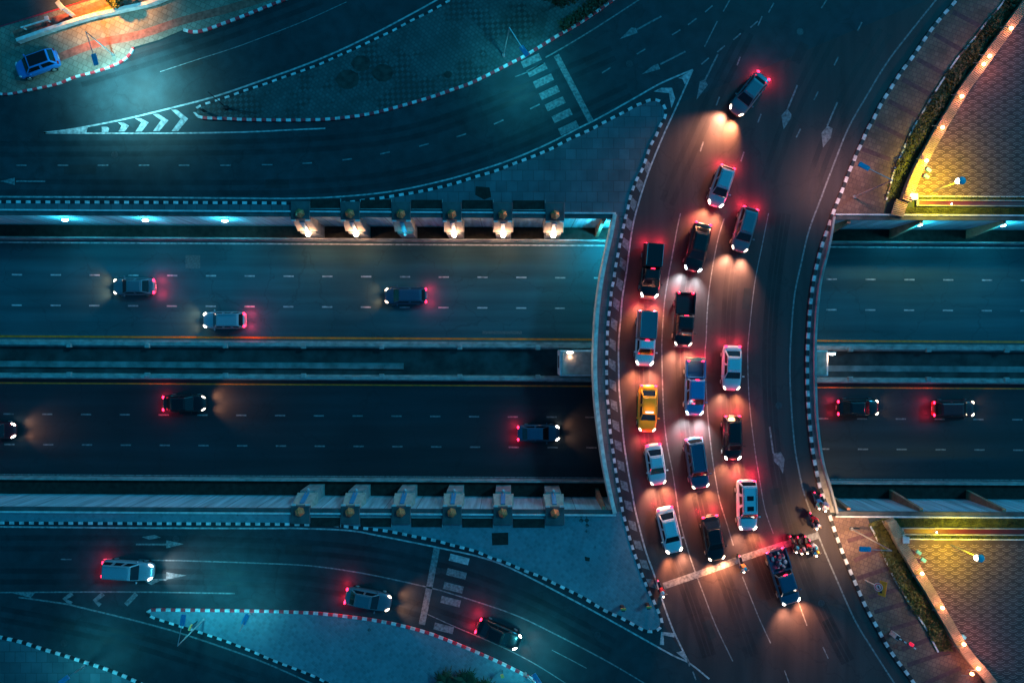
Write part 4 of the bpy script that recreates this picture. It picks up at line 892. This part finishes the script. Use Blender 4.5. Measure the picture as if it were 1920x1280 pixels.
def pickup(label, c, d, bodym, z=.012, L=5.1, W=1.84, bed=1.75, single=False, canopy=None, cool=False, head=True, tail=True, beam=1500, load=False, roofm=None, flap=False, group='cars and pickups queuing on the bridge'):
    t = thing('pickup_truck', label, 'pickup truck', group=group); h = L / 2; w = W / 2; xb = -h + bed
    loft([(xb, w*.97, .35, 1.0, .0), (xb+.1, w, .3, 1.05, .02), (0.1, w, .3, 1.05, .03), (L*.2, w, .3, 1.03, .04), (h-.75, w*.98, .32, .98, .05), (h-.32, w*.92, .34, .92, .06), (h-.12, w*.8, .38, .8, .03), (h, w*.52, .45, .66, 0)], bodym, t)
    cabin(t, W, 1.0, 1.68, xb + .05, h - 1.0, xb + .2, h - 1.62, bodym, roofm or bodym, .9, .74, 1 if single else 2)
    m = MB(); m.box((-h + bed/2, 0, .62), (bed, W*.96, .1)); m.box((-h+bed/2, w-.08, .85), (bed, .14, .5)); m.box((-h+bed/2, -w+.08, .85), (bed, .14, .5)); m.box((xb-.04, 0, .85), (.08, W-.1, .5)); m.build('cargo_bed', bodym, t, bevel=.02)
    m = MB(); m.box((-h+bed*.45, 0, .68), (.7, W*.92, .06)); m.box((-h+bed/2, 0, .675), (bed-.15, W*.8, .02)); m.build('bed_liner', M_BLK if bodym is BLACK else DBLUE, t)
    m = MB()
    if flap: m.box((-h-.1, 0, .95), (.32, W*.95, .07))
    else: m.box((-h+.03, 0, .85), (.08, W-.14, .5))
    m.build('tailgate', mat('bed_cream', (.7, .5, .3), .5) if flap else bodym, t, bevel=.02)
    if canopy: 
        m = MB(); m.hull8([(-h+.03, -w+.03, 1.1), (xb+.02, -w+.03, 1.1), (xb+.02, w-.03, 1.1), (-h+.03, w-.03, 1.1)], [(-h+.1, -w+.16, 1.95), (xb+.02, -w+.16, 1.95), (xb+.02, w-.16, 1.95), (-h+.1, w-.16, 1.95)]); m.build('canopy', canopy, t, bevel=.05)
        m = MB()
        for y in (-1, 1): m = MB(); m.box((-h+bed/2, y*(w-.2), 1.98), (bed*.9, .05, .05)); m.build('canopy_rail', M_STEEL, t)
        m = MB(); m.box((-h+.04, 0, 1.5), (.04, W*.6, .5), rot=Matrix.Rotation(R(8), 3, 'Y')); m.build('canopy_window', M_GLASS, t)
    m = MB(); m.box((xb+.16, 0, 1.66), (.06, .35, .06)); m.build('brake_lamp', M_TAIL if tail else M_TAILO, t)
    m = MB(); m.box((h-.02, 0, .45), (.16, W*.8, .2)); m.build('bumper', M_STEEL, t, bevel=.04)
    lamps(t, L, W, .84, .92, head, tail, beam, cool, -h+.04); wheels(t, L, W, .38); common(t, L, W, bodym, 1.12, h-1.25)
    place(t, c, z, d); return t
W_ = WHITE
car('hatch', 'small silver car alone at the head of the bridge queue, below the orange-lit car', 'car', (1353,349), (-22,66), SILVER, L=3.9, W=1.7)
car('sedan', 'black sedan below the small silver car, brake lights on', 'car', (1309,463), (-20,86), BLACK, L=4.6, W=1.86, cool=True)
pickup('black canopy pickup at the top of the lane beside the kerb', (1221,508), (-8,90), BLACK, canopy=BLACK, L=5.0, bed=2.2)
pickup('black pickup with an empty open bed in the middle lane', (1283,599), (-5,90), BLACK, L=5.0, bed=2.0)
pickup('pale box-backed pickup with pink-lit cab, behind the black canopy pickup', (1211,634), (-5,90), PINK, L=5.1, bed=2.55, single=True, canopy=GREY)
pickup('blue double cab pickup with its tailgate lowered', (1303,727), (-2,90), BLUE, L=5.1, bed=1.6, flap=True, cool=True)
car('sedan', 'white sedan in the right hand queue, first below the bridge middle', 'car', (1373,690), (-2,80), WHITE, L=4.2, W=1.8)
x = car('sedan', 'bright yellow and green taxi in the lane beside the kerb', 'taxi', (1215,766), (-3,86), TAXI, L=4.4, W=1.8, name='taxi', beam=200)
m = MB(); m.box((.25, 0, 1.53), (.16, .75, .14)); m.build('roof_sign', mat('taxi_sign', (.8, .6, .6), .4, emit=(1, .45, .5), es=1.2, noise=0), x, bevel=.03)
light('taxi_warm_fill', 'POINT', (.5, 0, 2.1), 40, (1, .42, .2), x, .2)  # added warm fill above the roof, turns the taxi paint orange
m = MB(); 
for y in (-1, 1): m.box((-.1, y * .895, .5), (2.9, .03, .3))
m.build('green_flank', GREEN, x)
car('sedan', 'silver white sedan directly behind the yellow taxi', 'car', (1230,871), (9,66), WHITE, L=3.9, W=1.7)
car('suv', 'dark suv with long pale roof rails in the middle lane', 'suv', (1307,868), (13,86), DBLUE, L=4.8, W=1.85)
car('hatch', 'black hatchback between the white sedan and the suv with roof windows', 'car', (1374,821), (1,82), BLACK, L=4.2, W=1.76)
x = car('suv', 'white suv with two dark roof windows', 'suv', (1401,947), (2,88), WHITE, L=4.7, W=1.85)
m = MB(); m.box((.1, 0, 1.725), (.42, .6, .02)); m.box((-.85, 0, 1.725), (.42, .6, .02)); m.build('sunroof', M_GLASS, x)
car('sedan', 'pale cyan sedan nearest the stop line in the kerb lane', 'car', (1256,994), (19,82), WHITE, L=4.4, W=1.78)
car('sedan', 'black sedan nearest the stop line in the middle lane', 'car', (1338,1009), (14,82), BLACK, L=4.3, W=1.78)
x = pickup('dark blue pickup past the stop line with a bed full of bags', (1469,1081), (30,95), DBLUE, L=5.3, W=1.95, bed=2.0)
m = MB()
cols = []
for i in range(26):
    m.ball((-2.5 + random.random() * 1.7, random.uniform(-.62, .62), .85 + random.random() * .3), random.uniform(.14, .24), 7, mi=i % 3, sc=(1, .8, .6))
o = m.build('heap_of_bags', [mat('bag_pale', (.6, .5, .5), .8), mat('bag_red_lit', (.5, .05, .08), .8), mat('bag_dark', (.03, .03, .05), .8)]); o.matrix_world = Matrix.Translation(x.location) @ Matrix.Rotation(x.rotation_euler.z, 4, 'Z')  # red light on the load put into one of the bag colours
tag(o, 'heap of pale, red-lit and dark bags filling the dark blue pickup bed', 'bags')
car('hatch', 'bright blue hatchback with black roof parked on the forecourt at the top left', 'car', (67,119), (-84,30), paint('bright_blue', (.02, .22, .62), .1), z=.13, roofm=BLACK, head=False, tail=False, L=4.1, W=1.75, group='parked cars')
# the vehicles in motion, at rest on the lines their lamps drew
GM = 'vehicles driving with their lamps on'
car('sedan', 'grey car with warm headlamps coming down towards the bridge at the top', 'car', (1405,176), (-72,92), GREY, L=4.4, beam=3600, group=GM)
car('hatch', 'dark car with bright white headlamps, beside the black sedan in the right lane', 'car', (1397,430), (-26,95), GREY, L=4.2, beam=3600, cool=False, group=GM)
for c, k, mt_, lb, b in (((250,537),'sedan',GREY,'grey car in the middle lane at the left of the upper carriageway',230), ((760,554),'hatch',DBLUE,'dark blue car in the middle lane of the upper carriageway near the third pillar',160), ((420,600),'suv',SILVER,'silver suv in the lane beside the yellow line, upper carriageway',230)):
    car(k, lb, 'car' if k != 'suv' else 'suv', c, (-90,.3), mt_, z=FL, beam=b * .9, group=GM)
for c, k, mt_, lb, b in (((345,756),'sedan',BLACK,'black car with warm headlamps at the left of the lower carriageway',260), ((-12,807),'hatch',DRED,'dark red car cut by the left picture edge on the lower carriageway',150), ((1010,812),'sedan',DBLUE,'dark blue car about to pass under the bridge, lower carriageway',160), ((1610,764),'sedan',BLACK,'black car with red tail lights just right of the bridge',60), ((1790,766),'hatch',DRED,'dark red car farther right of the bridge, tail lights on',60)):
    car(k, lb, 'car', c, (90,-.4), mt_, z=FL, beam=b * .9, group=GM)
car('suv', 'pale suv with cool headlamps on the lower left frontage road', 'suv', (240,1069), (90,6), SILVER, beam=200, cool=True, L=4.7, group=GM)
car('sedan', 'grey car with warm headlamps before the crosswalk on the lower frontage road', 'car', (690,1124), (90,17), GREY, beam=420, group=GM)
car('sedan', 'black car past the crosswalk on the lower frontage road, tail lights on', 'car', (935,1189), (90,40), BLACK, beam=60, group=GM)

# ------------------------------------------------------------------ riders and motorcycles
def rider_mesh():
    """one continuous seated figure, nose to +x, seat at the origin"""
    V, E, Rr = [], [], []
    def add(p, r, parent=None):
        V.append(p); Rr.append(r)
        if parent is not None: E.append((parent, len(V) - 1))
        return len(V) - 1
    pel = add((0, 0, .08), .15); wa = add((.04, 0, .25), .135, pel); ch = add((.12, 0, .46), .155, wa); nk = add((.17, 0, .62), .06, ch); hd = add((.2, 0, .72), .09, nk); ht = add((.21, 0, .82), .08, hd)
    for s in (-1, 1):
        sh = add((.14, .19 * s, .53), .065, ch); el = add((.34, .29 * s, .33), .048, sh); wr = add((.56, .28 * s, .32), .034, el); pm = add((.63, .28 * s, .33), .036, wr)
        for k, dy in enumerate((-.032, -.011, .011, .032)):
            a = add((.68, .28 * s + dy, .335), .011, pm); b_ = add((.705, .28 * s + dy, .31 - .003 * k), .010, a); add((.69, .28 * s + dy, .285), .009, b_)
        a = add((.645, .28 * s - .045 * s, .315), .012, pm); add((.67, .28 * s - .04 * s, .29), .010, a)
        hp = add((.06, .12 * s, .03), .10, pel); kn = add((.42, .2 * s, .02), .07, hp); an = add((.3, .2 * s, -.36), .048, kn); ft = add((.42, .21 * s, -.42), .045, an); add((.5, .21 * s, -.43), .035, ft)
    me = bpy.data.meshes.new('body'); me.from_pydata(V, E, []); o = bpy.data.objects.new('tmp', me); C.objects.link(o)
    sk = o.modifiers.new('skin', 'SKIN'); sk.use_smooth_shade = True
    for i, r in enumerate(Rr): me.skin_vertices[0].data[i].radius = (r, r)
    me.skin_vertices[0].data[0].use_root = True
    sb = o.modifiers.new('sub', 'SUBSURF'); sb.levels = 1; sb.render_levels = 1
    dg = bpy.context.evaluated_depsgraph_get(); ev = o.evaluated_get(dg); r = bpy.data.meshes.new_from_object(ev)
    bpy.data.objects.remove(o)
    for _ in range(3): r.materials.append(M_SKIN)
    for p in r.polygons:
        c = p.center; p.use_smooth = True
        if c.z > .62 or (c.x > .42 and c.z > .2): p.material_index = 0
        elif c.z > .14: p.material_index = 1
        else: p.material_index = 2
    return r
RM = rider_mesh()
def colm(name, col): return mat('cloth_' + name, col, .8, noise=.12, scale=9)
def moto(c, d, bikem, label):
    t = thing('motorcycle', label, 'motorcycle', group='motorcycles waiting at the stop line')
    for x in (-.62, .64):
        m = MB(); m.tube((x, -.05, .3), (x, .05, .3), .3, .3, 18); o = m.build('wheel', M_TYRE, t, bevel=.03); m = MB(); m.tube((x, -.055, .3), (x, .055, .3), .17, .17, 12); m.build('rim', M_STEEL, o)
    loft([(-.8, .05, .62, .76, .0), (-.7, .12, .52, .8, .02), (-.35, .15, .45, .8, .02), (.05, .13, .35, .74, .02), (.3, .12, .3, .7, .02), (.5, .15, .35, .85, .02), (.62, .12, .55, .95, .02), (.7, .05, .65, .9, 0)], bikem, t, 'fairing')
    m = MB(); m.box((-.32, 0, .84), (.85, .24, .1)); m.build('seat', M_BLK, t, bevel=.04)
    m = MB(); m.tube((.5, -.34, 1.02), (.5, .34, 1.02), .018); m.tube((.52, 0, .85), (.5, 0, 1.02), .03); m.build('handlebar', M_STEEL, t)
    m = MB(); m.tube((.6, -.07, .85), (.66, -.07, .3), .03); m.tube((.6, .07, .85), (.66, .07, .3), .03); m.build('fork', M_STEEL, t)
    m = MB(); m.ball((.7, 0, .85), .09, 10); m.build('headlight', M_HEAD, t, smooth=True); m = MB(); m.ball((-.82, 0, .74), .06, 8); m.build('tail_light', M_TAIL, t, smooth=True)
    for s in (-1, 1): m = MB(); m.tube((.5, .3 * s, 1.02), (.46, .36 * s, 1.18), .01); m.ball((.46, .38 * s, 1.2), .05, 8, sc=(.4, 1.2, .8)); m.build('mirror', M_STEEL, t)
    light('headlight_beam', 'SPOT', (.85, 0, .85), 30, (1, .6, .4), t, .05, rot=(0, R(-68), 0), spot=R(70), blend=.8)
    c = P(*c, .8); t.location = (c.x, c.y, .012); t.rotation_euler = (0, 0, math.atan2(-d[1], d[0])); return t
def person(bike, x, shirt, legs, helm, label, k=1.0):
    t = thing('person', label, 'person', group='riders on the motorcycles')
    M4 = Matrix.Translation(bike.location) @ Matrix.Rotation(bike.rotation_euler.z, 4, 'Z') @ Matrix.Translation((x, 0, .89))
    t.location = M4.translation; t.rotation_euler = bike.rotation_euler
    me = RM.copy(); me.materials[1] = shirt; me.materials[2] = legs; o = bpy.data.objects.new('body', me); C.objects.link(o); o.parent = t
    m = MB(); m.ball((.205, 0, .8), .15, 14, sc=(1.12, .95, 1)); m.bm.verts.ensure_lookup_table(); o = m.build('helmet', helm, t, smooth=True)
    m = MB(); m.ball((.25, 0, .79), .128, 12, sc=(1.05, .98, .6)); m.build('visor', M_GLASS, o, smooth=True)
    return t
c_blue, c_black, c_red, c_pink, c_or, c_white, c_navy = colm('blue', (.05, .3, .55)), colm('black', (.012, .012, .014)), colm('red', (.6, .02, .04)), colm('pink', (.75, .5, .55)), colm('orange', (.8, .25, .05)), colm('white', (.7, .7, .72)), colm('navy', (.02, .04, .12))
h_w, h_b, h_t, h_y, h_p = paint('helmet_white', (.75, .75, .78), 0), paint('helmet_black', (.015, .015, .02)), paint('helmet_teal', (.06, .45, .6), 0), paint('helmet_yellow', (.85, .5, .02), 0), paint('helmet_pink', (.8, .45, .5), 0)
def duo(c, d, bm_, lb, riders):
    b = moto(c, d, bm_, lb)
    for x, s, l, h, l2 in riders: person(b, x, s, l, h, l2)
duo((1532,939), (10,38), paint('bike_teal', (.03, .3, .35), .1), 'teal motorcycle highest up, beside the east kerb', [(-.2, c_blue, c_black, h_b, 'rider in blue with black helmet on the highest motorcycle')])
duo((1544,944), (10,38), paint('bike_white', (.7, .7, .75), 0), 'white motorcycle right against the east kerb', [(-.2, c_pink, c_black, h_p, 'rider in pale pink on the white motorcycle at the east kerb')])
duo((1526,977), (14,36), paint('bike_navy', (.02, .06, .2), .1), 'navy motorcycle carrying two people near the end of the stop line', [(-.05, c_black, c_navy, h_w, 'front rider in black with a white helmet, red passenger behind'), (-.5, c_red, c_black, h_b, 'passenger in a red shirt behind the white-helmeted rider')])
duo((1488,1021), (12,34), BLACK, 'black motorcycle at the left of the cluster behind the pickup', [(-.2, c_black, c_black, h_t, 'rider in black with teal helmet, left of the cluster')])
duo((1500,1023), (8,36), paint('bike_red', (.5, .02, .03), 0), 'red motorcycle second from the left in the cluster', [(-.2, c_black, c_navy, h_p, 'rider in black with a pink helmet in the cluster')])
duo((1512,1022), (4,36), BLACK, 'black motorcycle third from the left in the cluster', [(-.2, c_red, c_black, h_b, 'rider in a bright red shirt in the middle of the cluster')])
duo((1525,1028), (14,34), paint('bike_blue', (.03, .25, .5), 0), 'blue motorcycle at the right end of the cluster', [(-.15, c_navy, c_black, h_y, 'rider with a yellow helmet at the right of the cluster'), (-.55, c_white, c_black, h_t, 'passenger in white with teal helmet, right of the cluster')])
duo((1239,1104), (12,36), WHITE, 'white motorcycle alone at the left end of the stop line', [(-.2, c_red, c_black, h_w, 'rider in red alone at the left end of the stop line')])
duo((1391,1058), (9,36), WHITE, 'white motorcycle alone between the black sedan and the loaded pickup', [(-.1, c_or, c_navy, h_t, 'rider in orange with teal helmet waiting alone between cars')])
